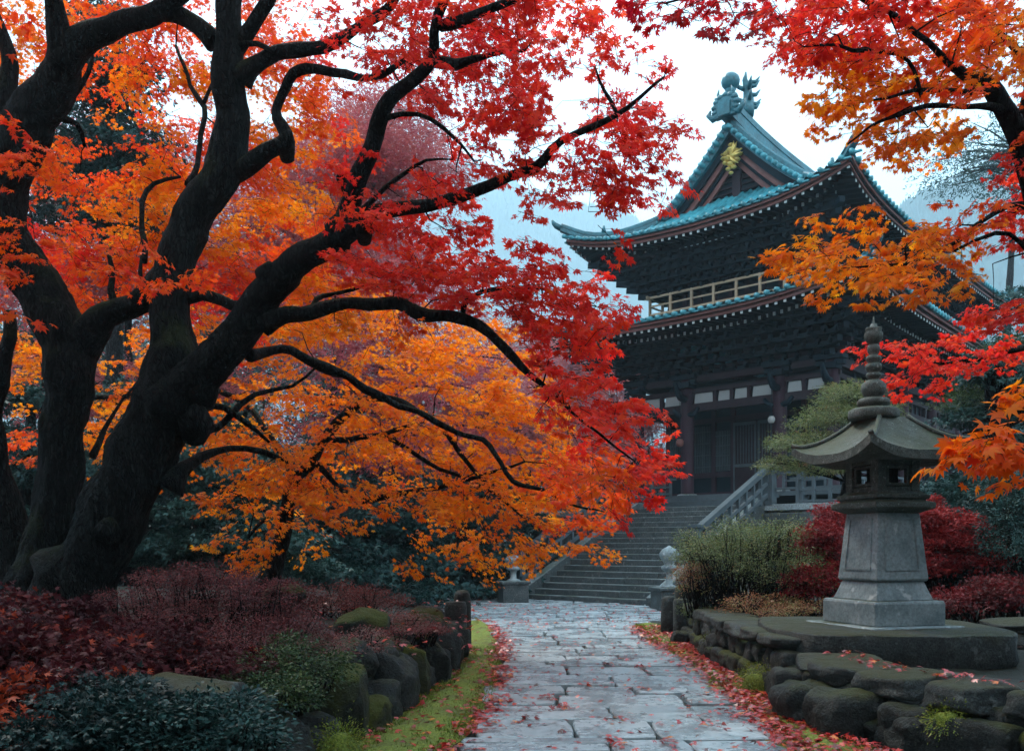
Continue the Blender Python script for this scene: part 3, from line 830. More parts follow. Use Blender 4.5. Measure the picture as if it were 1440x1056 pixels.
for xc in (-.02, 1.02):
    mb = MB(); mb.box((xc, YI - .03, 5.1), (1.0, .08, 3.0)); d_ = tb(mb, 'door', M['beam'])
    mb = MB()
    for i in range(8): mb.box((xc - .42 + .12 * i, YI - .09, 5.7), (.03, .04, 1.5))
    for z in (3.75, 4.85, 6.5): mb.box((xc, YI - .09, z), (.96, .05, .12))
    for s_ in (-1, 1): mb.box((xc + s_ * .46, YI - .093, 5.12), (.06, .045, 2.85))
    tb(mb, 'door_lattice', M['railwood'], d_)
mb = MB()
for k in range(30):
    mb.box((4.16, YC + 3.6 + k * .55, 5.6), (.10, .09, 3.9))
for z in (4.4, 6.75): mb.box((4.18, YC + 10.5, z), (.12, 15, .18))
tb(mb, 'side_wall_framing', M['column'], iw)
# veranda and its railing
VX, VY = 5.05, .75
mb = MB(); mb.box((.3, (VY + LU) / 2 + .2, ZV - .08), (2 * VX, LU - VY + .2, .16))
for k in range(9): mb.box((-4.6 + 1.2 * k, VY + .3, ZV - .36), (.16, .16, .44))
for k in range(18): mb.box((.3 + VX - .25, VY + .6 + k * 1.2, ZV - .36), (.16, .16, .44))
ver = tb(mb, 'veranda', M['railwood'])
mb = MB(); ex = .3 + VX - .06
rail(mb, (.3 - VX + .06, VY + .1), (-1.4, VY + .1), ZV, 4, .62, .07); rail(mb, (3.1, VY + .1), (ex, VY + .1), ZV, 3, .62, .07)
rail(mb, (ex, VY + .1), (ex, LU), ZV, 20, .62, .07); rail(mb, (.3 - VX + .06, VY + .1), (.3 - VX + .06, LU), ZV, 20, .62, .07)
tb(mb, 'veranda_rail', M['railwood'], ver)
mb = MB()
for k in range(3): mb.box((.85, VY - .18 - .28 * k, ZV - .16 - .18 * k), (4.3, .30, .16))
tb(mb, 'veranda_step', M['railwood'], ver)
# stone platform
PX0, PX1, PY0, ZP = -5.6, 6.4, -1.55, 2.98
mb = MB(); mb.box(((PX0 + PX1) / 2, (PY0 + LU + 1) / 2 + .1, ZP / 2 - .1), (PX1 - PX0 - .1, LU + 2.5 - .2, ZP - .16)); plat = tb(mb, 'stone_platform', M['base'])
mb = MB()
x = PX0
while x < PX1 - .1:
    x2 = min(PX1, x + random.uniform(1.1, 1.8)); mb.box(((x + x2) / 2, PY0 + .35, ZP - .10), (x2 - x - .012, .8, .20)); x = x2
y = PY0 + .76
while y < LU:
    y2 = y + random.uniform(1.1, 1.8); mb.box((PX1 - .35, (y + y2) / 2, ZP - .10), (.8, y2 - y - .012, .20)); y = y2
mb.box(((PX0 + PX1) / 2 - .4, PY0 + 11.6, ZP - .12), (PX1 - PX0 - .7, 21.6, .2))
tb(mb, 'platform_kerb', M['base'], plat, .012)
mb = MB()
for row in range(5):
    z0 = row * .54; x = PX0 - .02
    while x < PX1:
        x2 = min(PX1 + .02, x + random.uniform(.7, 1.4)); mb.box(((x + x2) / 2, PY0 + .06 - random.random() * .03, z0 + .27), (x2 - x - .015, .24, .525)); x = x2
    y = PY0 + .2
    while y < LU:
        y2 = y + random.uniform(.7, 1.4); mb.box((PX1 - .03 + random.random() * .03, (y + y2) / 2, z0 + .27), (.24, y2 - y - .015, .525)); y = y2
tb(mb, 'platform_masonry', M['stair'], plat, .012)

# staircase: a thing of its own
S = empty('stone_staircase', TO, 'broad weathered stone staircase climbing to the temple platform', 'staircase', rz=TR)
SX, SW, NS, RUN = .98, 4.5, 17, .353
hz = ZP / NS
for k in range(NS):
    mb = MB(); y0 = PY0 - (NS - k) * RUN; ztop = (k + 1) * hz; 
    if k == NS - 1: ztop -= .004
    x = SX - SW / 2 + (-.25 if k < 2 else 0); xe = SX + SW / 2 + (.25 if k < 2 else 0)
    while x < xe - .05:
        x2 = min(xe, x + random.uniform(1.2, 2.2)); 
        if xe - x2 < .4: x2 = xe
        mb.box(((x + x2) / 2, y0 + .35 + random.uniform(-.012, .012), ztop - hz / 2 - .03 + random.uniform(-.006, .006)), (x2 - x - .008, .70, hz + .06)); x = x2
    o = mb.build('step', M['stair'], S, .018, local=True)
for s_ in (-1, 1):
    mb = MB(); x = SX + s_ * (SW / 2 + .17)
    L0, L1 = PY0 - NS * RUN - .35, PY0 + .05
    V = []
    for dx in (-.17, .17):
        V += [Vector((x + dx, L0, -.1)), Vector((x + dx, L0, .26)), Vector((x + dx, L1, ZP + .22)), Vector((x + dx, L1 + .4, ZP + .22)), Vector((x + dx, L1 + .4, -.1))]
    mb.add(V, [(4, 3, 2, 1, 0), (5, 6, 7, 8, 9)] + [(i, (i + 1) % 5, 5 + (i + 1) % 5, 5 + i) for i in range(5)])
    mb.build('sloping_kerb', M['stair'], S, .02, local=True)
    # weathered balustrade above the kerb
    mb = MB(); xo = x + s_ * .28; n = 9; ys = L0 + (1.9 if s_ > 0 else .6)
    A = Vector((xo, ys, .2 + (ys - L0) * ZP / (L1 - L0))); B = Vector((xo, L1 - .1, ZP + .15))
    for h, w_, t_ in ((1.0, .20, .16), (.52, .09, .10), (.16, .10, .12)): mb.bar(A + Vector((0, 0, h)), B + Vector((0, 0, h)), w_, t_)
    for i in range(n + 1):
        p = A + (B - A) * i / n; mb.box(p + Vector((0, 0, .5)), (.10, .10, 1.02))
    mb.build('balustrade', M['railwood'], S, .01, local=True)
    mb = MB()
    for yy in (L1 + .05,):
        mb.box((xo, yy, ZP + .55), (.34, .34, 1.15)); mb.box((xo, yy, ZP + 1.17), (.48, .48, .12)); mb.box((xo, yy, ZP + 1.27), (.36, .36, .1), taper=.6)
        mb.bar((xo + s_ * .15, yy + .1, ZP + 1.0), (xo + s_ * .9, yy + .3, ZP + 1.0), .1, .1); mb.bar((xo + s_ * .15, yy + .1, ZP + .5), (xo + s_ * .9, yy + .3, ZP + .5), .08, .08)
        mb.box((xo + s_ * .9, yy + .3, ZP + .5), (.18, .18, 1.1))
    mb.build('newel_post', M['railwood'], S, .012, local=True); mb = MB()
    mb.box((A.x, A.y - .1, A.z + .45), (.26, .26, 1.25)); mb.box((A.x, A.y - .1, A.z + 1.12), (.34, .34, .1))
    mb.build('newel_post', M['railwood'], S, .012, local=True)
    # platform railing
mb = MB()
rail(mb, (SX + SW / 2 + 1.3, PY0 + .3), (PX1 - .3, PY0 + .3), ZP, 3, .8, .08); rail(mb, (PX0 + .2, PY0 + .3), (SX - SW / 2 - 1.3, PY0 + .3), ZP, 2, .8, .08)
rail(mb, (PX1 - .3, PY0 + .3), (PX1 - .3, LU), ZP, 18, .8, .08)
tb(mb, 'platform_rail', M['railwood'], plat)

# lamps hanging under the porch
for (lx, nm, m_, lab, zz, r_) in ((2.32, 'hanging_lamp', 'lampwhite', 'small white round lamp hanging at the second porch column', 6.15, .13),
                                 (-1.41, 'hanging_ornament', 'barge', 'small reddish round charm hanging on the first porch column', 5.62, .15)):
    p = tw(lx, YC - .55, zz)
    L = empty(nm, p, lab, 'lamp' if 'lamp' in nm else 'ornament')
    mb = MB(); mb.lathe(p - Vector((0, 0, r_ * 1.1)), [(.03, 0), (r_ * .7, r_ * .2), (r_, r_ * .9), (r_ * .95, r_ * 1.5), (r_ * .6, r_ * 2.0), (.03, r_ * 2.15)], 14); mb.build('lamp_globe' if 'lamp' in nm else 'charm_body', M[m_], L)
    mb = MB(); mb.bar(p + Vector((0, 0, r_)), tw(lx, YC - .55, 7.4), .02); mb.lathe(p + Vector((0, 0, r_ * .85)), [(.08, 0), (.09, .04), (.03, .09)], 10); mb.build('cord', M['wood'], L)

# ------------------------------------------------------------------ maples
def rot_rand(n, s): return rng.normal(0, s, (n, 3))

class Tree:
    """Limbs drawn as polylines in space; branchlets grow from the nearest limb to every spray; sprays carry the leaves."""
    def __init__(s, name, loc, label, group=None, twig_r=.0035):
        s.root = empty(name, loc, label, 'tree', group); s.trunk = MB(); s.tw = MB()
        s.nodes = []; s.rad = []; s.L = dict(p=[], d=[], n=[], s=[], t=[]); s.twig_r = twig_r
    def limb(s, pts, sides=14, jit=.13, step=.16, wig=.05):
        q = smooth_path(pts, step)
        if wig:
            for i in range(len(q)):
                v = Vector(q[i][:3]) * 2.3; q[i][:3] += np.array([mn.noise(v), mn.noise(v + Vector((9, 0, 0))), mn.noise(v + Vector((0, 9, 0)))]) * wig
        s.trunk.tube([p[:3] for p in q], [max(.006, p[3]) for p in q], sides, jit)
        for p in q: s.nodes.append(p[:3]); s.rad.append(p[3])
    def plimb(s, pts, w=1, **k):
        """(px, py, Y, half width in photo pixels)"""
        s.limb([(*P(a, b_, Y), w * r_ * Y / F) for a, b_, Y, r_ in pts], **k)
    def spray(s, a, d, L, n, size, tint, tmpl_flat=.35, jt=.06):
        """A flattish fan of leaves on a drooping twig that starts at a and runs along d."""
        d = d / (np.linalg.norm(d) + 1e-9); up = np.array((0, 0, 1.)); a = a - d * L * .45 + up * .06 * L
        side = np.cross(d, up); side /= (np.linalg.norm(side) + 1e-9); nor = np.cross(side, d)
        roll = rng.normal(0, .35); side, nor = side * math.cos(roll) + nor * math.sin(roll), nor * math.cos(roll) - side * math.sin(roll)
        k = 4; tips = []
        ax = [a + d * L * f_ - up * (.16 * L * f_ * f_) for f_ in (0, .35, .7, 1)]
        s.tw.tube(ax, [s.twig_r, s.twig_r * .8, s.twig_r * .6, s.twig_r * .3], 3, 0, False, False)
        for j, (f_, sg) in enumerate(((.15, 1), (.3, -1), (.48, 1), (.65, -1))):
            st = a + d * L * f_ - up * (.16 * L * f_ * f_)
            e = st + (d * .55 + side * sg * .8) * L * (.62 - .3 * f_) - up * (.10 * L)
            s.tw.tube([st, (st + e) / 2 + up * .02 * L, e], [s.twig_r * .55, s.twig_r * .4, s.twig_r * .25], 3, 0, False, False)
            tips.append((st, e))
        tips.append((ax[1], ax[3])); tips.append((ax[2], ax[3]))
        idx = rng.integers(0, len(tips), n); f_ = rng.random(n) ** .7
        S = np.array([t_[0] for t_ in tips])[idx]; E = np.array([t_[1] for t_ in tips])[idx]
        ori = E - S; ori /= (np.linalg.norm(ori, axis=1, keepdims=True) + 1e-9)
        p = S + (E - S) * (f_ * 1.12)[:, None] + rng.normal(0, .075 * L, (n, 3)) * np.array((1, 1, tmpl_flat * 1.6))
        sgn = rng.choice((-1, 1), n)
        dd = ori + np.cross(np.tile(nor, (n, 1)), ori) * (sgn * rng.uniform(.1, 1.3, n))[:, None] + rng.normal(0, .25, (n, 3)); dd[:, 2] -= .35
        nn = np.tile(nor, (n, 1)) + rng.normal(0, .42, (n, 3))
        s.L['p'].append(p); s.L['d'].append(dd); s.L['n'].append(nn)
        s.L['s'].append(size * rng.uniform(.65, 1.2, n)); s.L['t'].append(tint + rng.normal(0, jt, n))
    def grow(s, anchors, outward, nspray=3, leaves=28, size=.075, L=.42, spread=.26, reach=None):
        """anchors: list of (xyz, tint, density). Nearest-first growth so that branchlets fork from one another."""
        A = np.array([a[0] for a in anchors]); nod = list(map(np.array, s.nodes)); N = np.array(nod)
        dist = np.array([np.min(np.linalg.norm(N - a, axis=1)) for a in A]); order = np.argsort(dist)
        NN = [tuple(x) for x in nod]; par_r = list(s.rad); arr = N.copy(); rad = np.array(par_r)
        for i in order:
            a = A[i]; dv = np.linalg.norm(arr - a, axis=1); j = int(np.argmin(dv + np.where(rad > .1, .25, 0))); b0 = arr[j]; dl = dv[j]
            if reach and dl > reach: pass
            if dl > .12:
                nseg = max(2, int(dl / .22)); pts = []; w_ = rng.normal(0, .07 * min(dl, 1.5), 3); r0 = min(rad[j] * .7, .0035 + .006 * dl + .004)
                r0 = max(r0, .004)
                for k in range(nseg + 1):
                    f_ = k / nseg; q = b0 + (a - b0) * f_ + w_ * math.sin(math.pi * f_) + np.array((0, 0, .10 * dl * math.sin(math.pi * f_)))
                    if 0 < k < nseg: q = q + rng.normal(0, .018, 3)
                    pts.append(q)
                rs = [r0 * (1 - .6 * k / nseg) for k in range(nseg + 1)]
                s.tw.tube(pts, rs, 5 if r0 > .008 else 4, 0, True, False)
                arr = np.vstack([arr, pts[1:]]); rad = np.concatenate([rad, rs[1:]])
            _, tint, dens = anchors[i]
            o = outward(a); base = (a - b0); base = base / (np.linalg.norm(base) + 1e-6)
            ns = max(1, int(round(nspray * dens + rng.uniform(-.3, .3))))
            for _ in range(ns):
                d = o * .8 + base * .5 + rng.normal(0, .55, 3); d[2] = d[2] * .35 - .12
                s.spray(a + rng.normal(0, spread, 3) * np.array((1, 1, .8)), d, L * rng.uniform(.7, 1.25), int(leaves * rng.uniform(.7, 1.3)), size, tint + rng.normal(0, .035))
    def finish(s, tmpl, bark, leafm, twigm=None, crown='crown'):
        s.trunk.build('trunk', bark, s.root)
        if s.tw.n: s.tw.build('branches', twigm or M['twig'], s.root)
        if s.L['p']:
            c = {k: np.concatenate(v) for k, v in s.L.items()}
            me = leaves_mesh(crown, c['p'], c['d'], c['n'], c['s'], c['t'], tmpl); link(crown, me, leafm, s.root)
        return s.root

TINT = dict(c=.14, r=.40, v=.58, o=.78, y=.92)
def cells(rows, depth, jig=.5, row0=0, per=1, dx=0, dy=-12):
    """Cells of 40 photo pixels; a capital is dense, a small letter sparse. depth(px, py, k) gives the distance."""
    o = []
    for j, row in enumerate(rows):
        for i, ch in enumerate(row):
            if ch in '. ': continue
            for k in range(per if ch.isupper() else 1):
                px = i * 40 + 20 + dx + rng.uniform(-20, 20) * jig * 2; py = (j + row0) * 40 + 20 + dy + rng.uniform(-20, 20) * jig * 2
                o.append((np.array(P(px, py, depth(px, py, k))), TINT[ch.lower()], 1.0 if ch.isupper() else .42))
    return o

# --- the great maple on the left
t = Tree('maple_tree', (-4.95, 10.3, H(-4.95, 10.3)), 'huge gnarled black maple with red and orange leaves arching over the path')
t.plimb([(78, 925, 10.3, 92), (98, 860, 10.3, 72), (122, 800, 10.3, 60), (158, 730, 10.3, 55), (195, 650, 10.3, 53), (226, 580, 10.3, 54), (244, 520, 10.3, 48), (241, 470, 10.3, 36),
         (240, 420, 10.3, 33), (250, 360, 10.4, 33), (276, 300, 10.4, 34), (312, 240, 10.4, 35), (325, 180, 10.4, 28), (322, 100, 10.3, 26), (320, 0, 10.2, 22), (316, -90, 10, 19), (330, -200, 9.8, 14)], w=.80, sides=64, jit=.17, step=.05)
t.plimb([(215, 600, 10.2, 46), (252, 548, 10.1, 48), (300, 506, 10, 44), (345, 455, 9.8, 40), (385, 400, 9.6, 36), (430, 362, 9.4, 31), (470, 335, 9.2, 28), (498, 317, 9.1, 24), (516, 313, 9.05, 12)], w=.62, sides=56, jit=.2, step=.05)
t.plimb([(470, 340, 9.2, 24), (487, 300, 9.1, 17), (508, 237, 8.9, 14), (542, 150, 8.7, 14), (585, 112, 8.5, 11), (612, 84, 8.4, 9), (614, 50, 8.3, 8), (622, 15, 8.2, 8), (645, -30, 8, 7), (700, -80, 7.8, 4)], w=.85, sides=16, jit=.2, step=.08)
t.plimb([(488, 312, 9.1, 14), (512, 300, 9, 10), (572, 293, 8.8, 9.5), (624, 284, 8.6, 9), (701, 258, 8.4, 8), (753, 232, 8.2, 7), (779, 207, 8.1, 6), (813, 185, 8, 5.5), (865, 163, 7.9, 4), (895, 142, 7.8, 3), (935, 108, 7.7, 1.6)], sides=10, jit=.2, step=.09)
t.plimb([(865, 163, 7.9, 3), (858, 142, 7.9, 3), (846, 118, 7.9, 2), (838, 95, 7.9, 1)], sides=6)
t.plimb([(372, 455, 9.7, 16), (398, 442, 9.6, 12), (430, 438, 9.5, 10), (490, 428, 9.3, 9), (540, 425, 9.1, 9), (590, 438, 8.9, 9), (640, 447, 8.7, 8.5), (680, 460, 8.5, 7), (705, 485, 8.4, 6), (730, 510, 8.3, 5), (772, 550, 8.2, 3), (830, 600, 8.1, 2), (895, 650, 8, 1.2)], sides=10, jit=.22, step=.09)
t.plimb([(650, 445, 8.7, 4), (660, 415, 8.7, 3.5), (705, 400, 8.6, 3), (760, 408, 8.5, 2.5), (812, 432, 8.4, 1.5)], sides=6)
t.plimb([(350, 500, 10, 10), (372, 496, 10.2, 7), (411, 493, 10.4, 6), (462, 519, 10.7, 7), (492, 532, 10.9, 6), (512, 549, 11, 6), (535, 558, 11.1, 6), (560, 572, 11.2, 5), (600, 586, 11.3, 4.5), (640, 608, 11.3, 4), (680, 620, 11.3, 3.5), (705, 650, 11.2, 3.5), (722, 678, 11.2, 4), (760, 690, 11, 3), (810, 712, 10.9, 2), (850, 722, 10.8, 1)], sides=9, jit=.25, step=.1)
t.plimb([(235, 685, 10.3, 22), (252, 665, 10.4, 12), (273, 650, 10.6, 8), (295, 637, 10.8, 7), (324, 632, 11, 5), (368, 636, 11.2, 4.5), (405, 648, 11.4, 3)], sides=9, jit=.2)
t.plimb([(265, 612, 10.3, 10), (285, 609, 10.4, 6), (307, 602, 10.5, 5), (327, 581, 10.6, 5), (361, 554, 10.8, 3.5), (409, 544, 11, 2.5), (447, 515, 11, 1.5)], sides=8)
t.plimb([(283, 570, 10.3, 5), (317, 571, 10.5, 4.5), (348, 592, 10.6, 4), (376, 622, 10.8, 2)], sides=7)
t.plimb([(330, 240, 10.4, 20), (352, 232, 10.3, 17), (378, 215, 10.2, 14), (400, 197, 10.1, 13), (391, 155, 10.1, 9), (408, 112, 10, 9), (443, 96, 9.9, 9), (480, 103, 9.8, 7), (515, 112, 9.7, 6), (548, 103, 9.6, 6), (572, 88, 9.5, 4)], w=.8, sides=14, jit=.22, step=.08)
t.plimb([(342, 115, 10.3, 18), (360, 90, 10.2, 12), (392, 78, 10.1, 10), (437, 70, 9.9, 9), (472, 58, 9.7, 8), (500, 38, 9.5, 7), (535, 15, 9.4, 7), (570, -30, 9.2, 5)], sides=12, jit=.2, step=.08)
t.plimb([(325, 75, 10.3, 14), (350, 40, 10.2, 11), (375, 5, 10.1, 10), (405, -60, 10, 8)], sides=10)
t.plimb([(335, 62, 10.2, 5), (360, 60, 10.1, 4), (388, 76, 10, 3)], sides=6)
t.plimb([(613, 88, 8.4, 8), (640, 93, 8.3, 8), (662, 85, 8.2, 6), (695, 78, 8.1, 3), (740, 72, 8, 2)], sides=8, jit=.25)
t.plimb([(622, 40, 8.3, 8), (648, 32, 8.2, 8), (682, 18, 8.1, 6), (722, -6, 8, 5), (780, -40, 7.8, 3)], sides=8, jit=.2)
t.plimb([(545, 165, 8.7, 5), (590, 160, 8.6, 3), (620, 172, 8.6, 3), (637, 188, 8.6, 2.5), (668, 226, 8.5, 1.5)], sides=6)
t.plimb([(300, 60, 10.3, 14), (278, 38, 10.3, 12), (250, 20, 10.3, 12), (225, 14, 10.3, 14)], sides=12, jit=.2)
# left stem and its arms
t.plimb([(48, 930, 10.6, 95), (56, 850, 10.7, 62), (66, 780, 10.8, 46), (76, 720, 10.8, 39), (90, 620, 10.8, 36), (99, 540, 10.8, 39), (95, 485, 10.8, 42), (70, 430, 10.8, 40), (35, 375, 10.8, 36), (12, 325, 10.8, 33), (8, 270, 10.8, 34), (24, 210, 10.7, 40), (48, 160, 10.6, 39), (76, 118, 10.5, 34), (87, 80, 10.4, 27), (80, 40, 10.3, 20), (72, 0, 10.2, 17), (60, -80, 10, 14)], w=.83, sides=56, jit=.17, step=.05)
t.plimb([(84, 95, 10.4, 24), (105, 70, 10.4, 21), (130, 54, 10.4, 19), (165, 36, 10.3, 16), (205, 24, 10.3, 14), (238, 5, 10.2, 13), (270, -35, 10.1, 12), (300, -120, 10, 9)], sides=14, jit=.18, step=.09)
t.plimb([(112, 490, 10.8, 28), (130, 462, 10.7, 22), (150, 440, 10.6, 18), (185, 430, 10.5, 16), (212, 412, 10.4, 20), (235, 390, 10.4, 20)], sides=14, jit=.2)
t.plimb([(255, 420, 10.4, 10), (285, 413, 10.2, 8), (312, 425, 10, 8), (345, 432, 9.8, 9)], sides=9, jit=.2)
t.plimb([(15, 205, 10.8, 22), (8, 160, 10.8, 16), (14, 110, 10.8, 13), (12, 75, 10.8, 10), (-4, 35, 10.8, 9), (-30, -30, 10.7, 8)], sides=12, jit=.2)
t.plimb([(30, 890, 11.2, 55), (22, 800, 11.2, 30), (8, 720, 11.2, 22), (-2, 650, 11.2, 14), (-8, 590, 11.2, 11), (2, 520, 11.2, 10), (12, 470, 11.2, 9), (14, 440, 11.3, 8)], sides=14, jit=.2)
for tw_ in ([(204, 368, 10.6, 5), (201, 324, 10.9, 4), (198, 283, 11.1, 4), (218, 259, 11.3, 3), (252, 252, 11.5, 2)],
            [(262, 262, 10.4, 6), (280, 235, 10.6, 4), (283, 191, 10.8, 4), (286, 150, 11, 4), (266, 123, 11.2, 3), (259, 92, 11.3, 2.5), (245, 66, 11.4, 2)],
            [(160, 425, 10.6, 6), (153, 405, 10.6, 5), (157, 380, 10.7, 4), (150, 350, 10.8, 2)], [(185, 422, 10.5, 5), (196, 395, 10.5, 4), (200, 360, 10.6, 2)],
            [(285, 145, 11, 3), (300, 110, 11.1, 2), (296, 85, 11.2, 1.5)], [(95, 150, 10.6, 5), (130, 90, 10.8, 3), (128, 70, 10.9, 2)],
            [(90, 165, 10.6, 5), (108, 172, 10.8, 4), (118, 205, 11, 2.5)], [(130, 640, 10.8, 6), (155, 590, 11.2, 3), (195, 530, 11.4, 1.5)],
            [(430, 440, 9.5, 4), (445, 420, 9.6, 4), (470, 412, 9.8, 3), (520, 400, 10, 2)], [(500, 302, 8.9, 4), (560, 250, 9, 3), (600, 230, 9, 2), (640, 224, 9, 1)]):
    t.plimb(tw_, sides=6, jit=.1)
# knots and stubs
for (a, b_, Y, r_) in ((272, 590, 10.1, 26), (283, 545, 10, 22), (470, 318, 9.1, 13), (512, 318, 9.0, 13), (150, 745, 10.0, 20), (95, 800, 10.2, 46), (240, 560, 10.1, 40), (375, 385, 9.5, 16), (403, 200, 10.1, 15), (480, 250, 9.0, 7)):
    c_ = P(a, b_, Y); q = r_ * Y / F; t.trunk.tube([c_ + Vector((-q * .3, .2, -q * .9)), c_, c_ + Vector((q * .5, -.1, q * .7))], [q * .7, q, q * .25], 12, .3)

MR = [
 "OOvvVVVvVVvr.RRRRRRr................",
 "OOVvvVVvVVVrrrRRRRRrr...............",
 "OoV.OVVVvVVRrRRRRRRRrrrr............",
 "o...vvOovOVVr.rRRRRrr.r.............",
 "o..o.ooVVOOVr..rrRRr.rRR............",
 "VvV.vvVVVVOo.r..rRRrrRRr............",
 "vVVVVOOVVoo.R..RrrrrRRRr............",
 "v...OOOOoOOOVRR.r..rrrrr............",
 "RRV.OOOOOVVVrRRRRr..................",
 "VRRVVVVVVVVVRRRRRRRR................",
 ".vVVVvRRRoOOVRRRRRRRRr..............",
 ".....o.ORoOOO.v..vRRRR..............",
 "..................vRR...............",
 "...................vRr..............",
 "...................rRRr.............",
 "....................rRr.............",
 "....................vVRr............",
 "...................vVVR.............",
 ".....................r..............",
]
def dM(px, py, k):
    if px > 470:
        base = 8.75 - 1.0 * sst(500, 900, px) + (.9 if py > 600 else 0)
        return base + rng.uniform(-.5, 1.3)
    return rng.uniform(11.3, 14.0)
front = [ "", "", "", "", "", "VV..", "VVV.", "", "vVV...", ".vVvVV..", "...v.v."]
an = cells(MR, dM, per=2, dx=-12)
an += [(np.array(P(a, b_, Y)), TINT['v'], .8) for a, b_, Y in ((20, 215, 9.6), (60, 235, 9.5), (30, 245, 9.6), (10, 330, 9.5), (50, 345, 9.5), (95, 350, 9.4), (150, 370, 9.5), (190, 385, 9.5), (225, 392, 9.4), (20, 380, 9.6), (5, 230, 9.7), (250, 398, 9.4))]
an_top = []
for k in range(70):      # the crown goes on unseen above and to the left, added for shade
    px = rng.uniform(-500, 900); py = -rng.uniform(30, 520) * (1 - .5 * sst(400, 900, px))
    an_top.append((np.array(P(px, py, rng.uniform(8.0, 13.5))), TINT['v'] if px < 450 else TINT['r'], 1.1))
for k in range(25): an_top.append((np.array(P(rng.uniform(-600, -30), rng.uniform(-50, 600), rng.uniform(8.5, 13.5))), TINT['v'], 1))
ctr = np.array((-4.9, 10.3, 5.0))
def outM(a):
    d = a - ctr; d[2] *= .2; return d / (np.linalg.norm(d) + 1e-6)
t.grow([a for a in an if a[0][1] < 10.3], outM, nspray=4.2, leaves=32, size=.058, L=.30, spread=.12)
t.grow([a for a in an if a[0][1] >= 10.3], outM, nspray=5.0, leaves=36, size=.055, L=.40, spread=.16)
t.grow(an_top, outM, nspray=5, leaves=30, size=.10, L=.6, spread=.4)
t.finish(T_MAPLE, M['bark'], M['maple'])

# --- the smaller orange maple behind it
MC = [
 "..........ooo.......................",
 ".....oo..OOOOOooo...................",
 "OOO..OO..Ooo.OOOOOo.................",
 "oOOo.OO..OoooOOOOOO.................",
 "o...OOO.oOOoOOOOOOOo................",
 "vv.OOOO.OOOOOOOOOOOOv...............",
 "vvv.OO..OOOOoOOOOOOOVv..............",
 "....oo.oOOOOOOoOOOOVVV..............",
 ".........oOOo.oOOOOOVv..............",
 "........yOoo..ooOoOooo..............",
 "..............o.oo..................",
]
t = Tree('maple_tree', P(376, 822, 13), 'smaller maple with glowing orange leaves behind the great black trunk')
t.plimb([(370, 850, 13, 20), (380, 812, 13, 15), (393, 775, 13, 12), (404, 715, 13, 9.5), (416, 672, 13, 8), (443, 647, 12.9, 7), (461, 613, 12.8, 7), (488, 579, 12.7, 6.5), (522, 560, 12.6, 6), (560, 563, 12.5, 5), (590, 580, 12.4, 4), (620, 600, 12.3, 4), (650, 640, 12.2, 3), (690, 690, 12.1, 2)], sides=12, jit=.2, step=.1)
t.plimb([(458, 615, 12.8, 5), (492, 618, 12.8, 4.5), (539, 613, 12.7, 4), (577, 600, 12.6, 2.5), (620, 590, 12.5, 1.5)], sides=8, jit=.2)
t.plimb([(445, 648, 12.9, 5), (480, 690, 13, 3), (500, 706, 13, 4), (540, 702, 12.9, 4.5), (582, 693, 12.8, 4), (633, 681, 12.6, 3), (675, 670, 12.5, 2.5), (740, 650, 12.3, 1.5)], sides=8, jit=.2)
t.plimb([(540, 613, 12.7, 3), (600, 650, 12.8, 3), (650, 670, 12.8, 2.5), (700, 700, 12.7, 2), (745, 735, 12.5, 1)], sides=6)
t.plimb([(416, 672, 13, 6), (395, 640, 13.2, 4), (370, 600, 13.5, 4), (330, 560, 13.8, 4), (250, 540, 14, 4), (150, 560, 14, 4), (60, 540, 14, 3)], sides=8)
t.plimb([(405, 715, 13, 5), (380, 725, 12.6, 3), (350, 755, 12.2, 2)], sides=6)
def dC(px, py, k): return (rng.uniform(11.6, 14.6) if px > 300 else rng.uniform(12.6, 15)) - (1.0 if py > 720 else 0)
ctr = np.array(P(430, 560, 13))
t.grow(cells(MC, dC, row0=10, per=2, dx=-10, dy=-16), outM, nspray=5.2, leaves=36, size=.058, L=.42, spread=.17)
t.finish(T_MAPLE, M['bark'], M['maple'])

# --- the maple on the right
ME = [
 "......................c.ccCRRRRRVVVV",
 "..........................rRRRRVVVVO",
 "...........................rVVVVVVOO",
 "............................oOOVOVov",
 "............................oOOOOo.v",
 "..............................oOo...",
 "...............................o...R",
 "..................................rR",
 "............................oooo.VVR",
 "...........................OOOOOOOor",
 "............................ooOOo...",
 ".................................rRR",
 "..............................RRRRRR",
 "..............................rRRRr.",
 "...............................rr...",
]
t = Tree('maple_tree', (6.2, 8.2, H(6.2, 8.2)), 'maple leaning in beside the lantern with red and orange sprays')
t.plimb([(1668, 1010, 8.2, 60), (1640, 860, 8.2, 42), (1600, 700, 8.1, 34), (1550, 560, 8, 28), (1500, 420, 7.9, 23), (1468, 310, 7.8, 19), (1446, 240, 7.7, 16), (1433, 190, 7.6, 14), (1415, 150, 7.5, 13), (1390, 120, 7.4, 11), (1355, 107, 7.3, 8), (1336, 92, 7.2, 5)], sides=18, jit=.16, step=.1)
t.plimb([(1440, 200, 7.7, 12), (1450, 120, 7.8, 10), (1438, 84, 7.8, 6), (1400, 42, 7.8, 4), (1360, 0, 7.8, 3.5), (1330, -50, 7.8, 3)], sides=9, jit=.2)
t.plimb([(1395, 122, 7.4, 7), (1370, 127, 7.3, 5), (1335, 125, 7.2, 4), (1288, 127, 7.1, 3), (1250, 136, 7, 2), (1200, 143, 6.9, 1.2)], sides=7)
t.plimb([(1418, 158, 7.5, 7), (1370, 147, 7.3, 4), (1308, 147, 7.1, 3.5), (1267, 161, 7, 3), (1223, 177, 6.9, 2), (1190, 200, 6.8, 1.2)], sides=7)
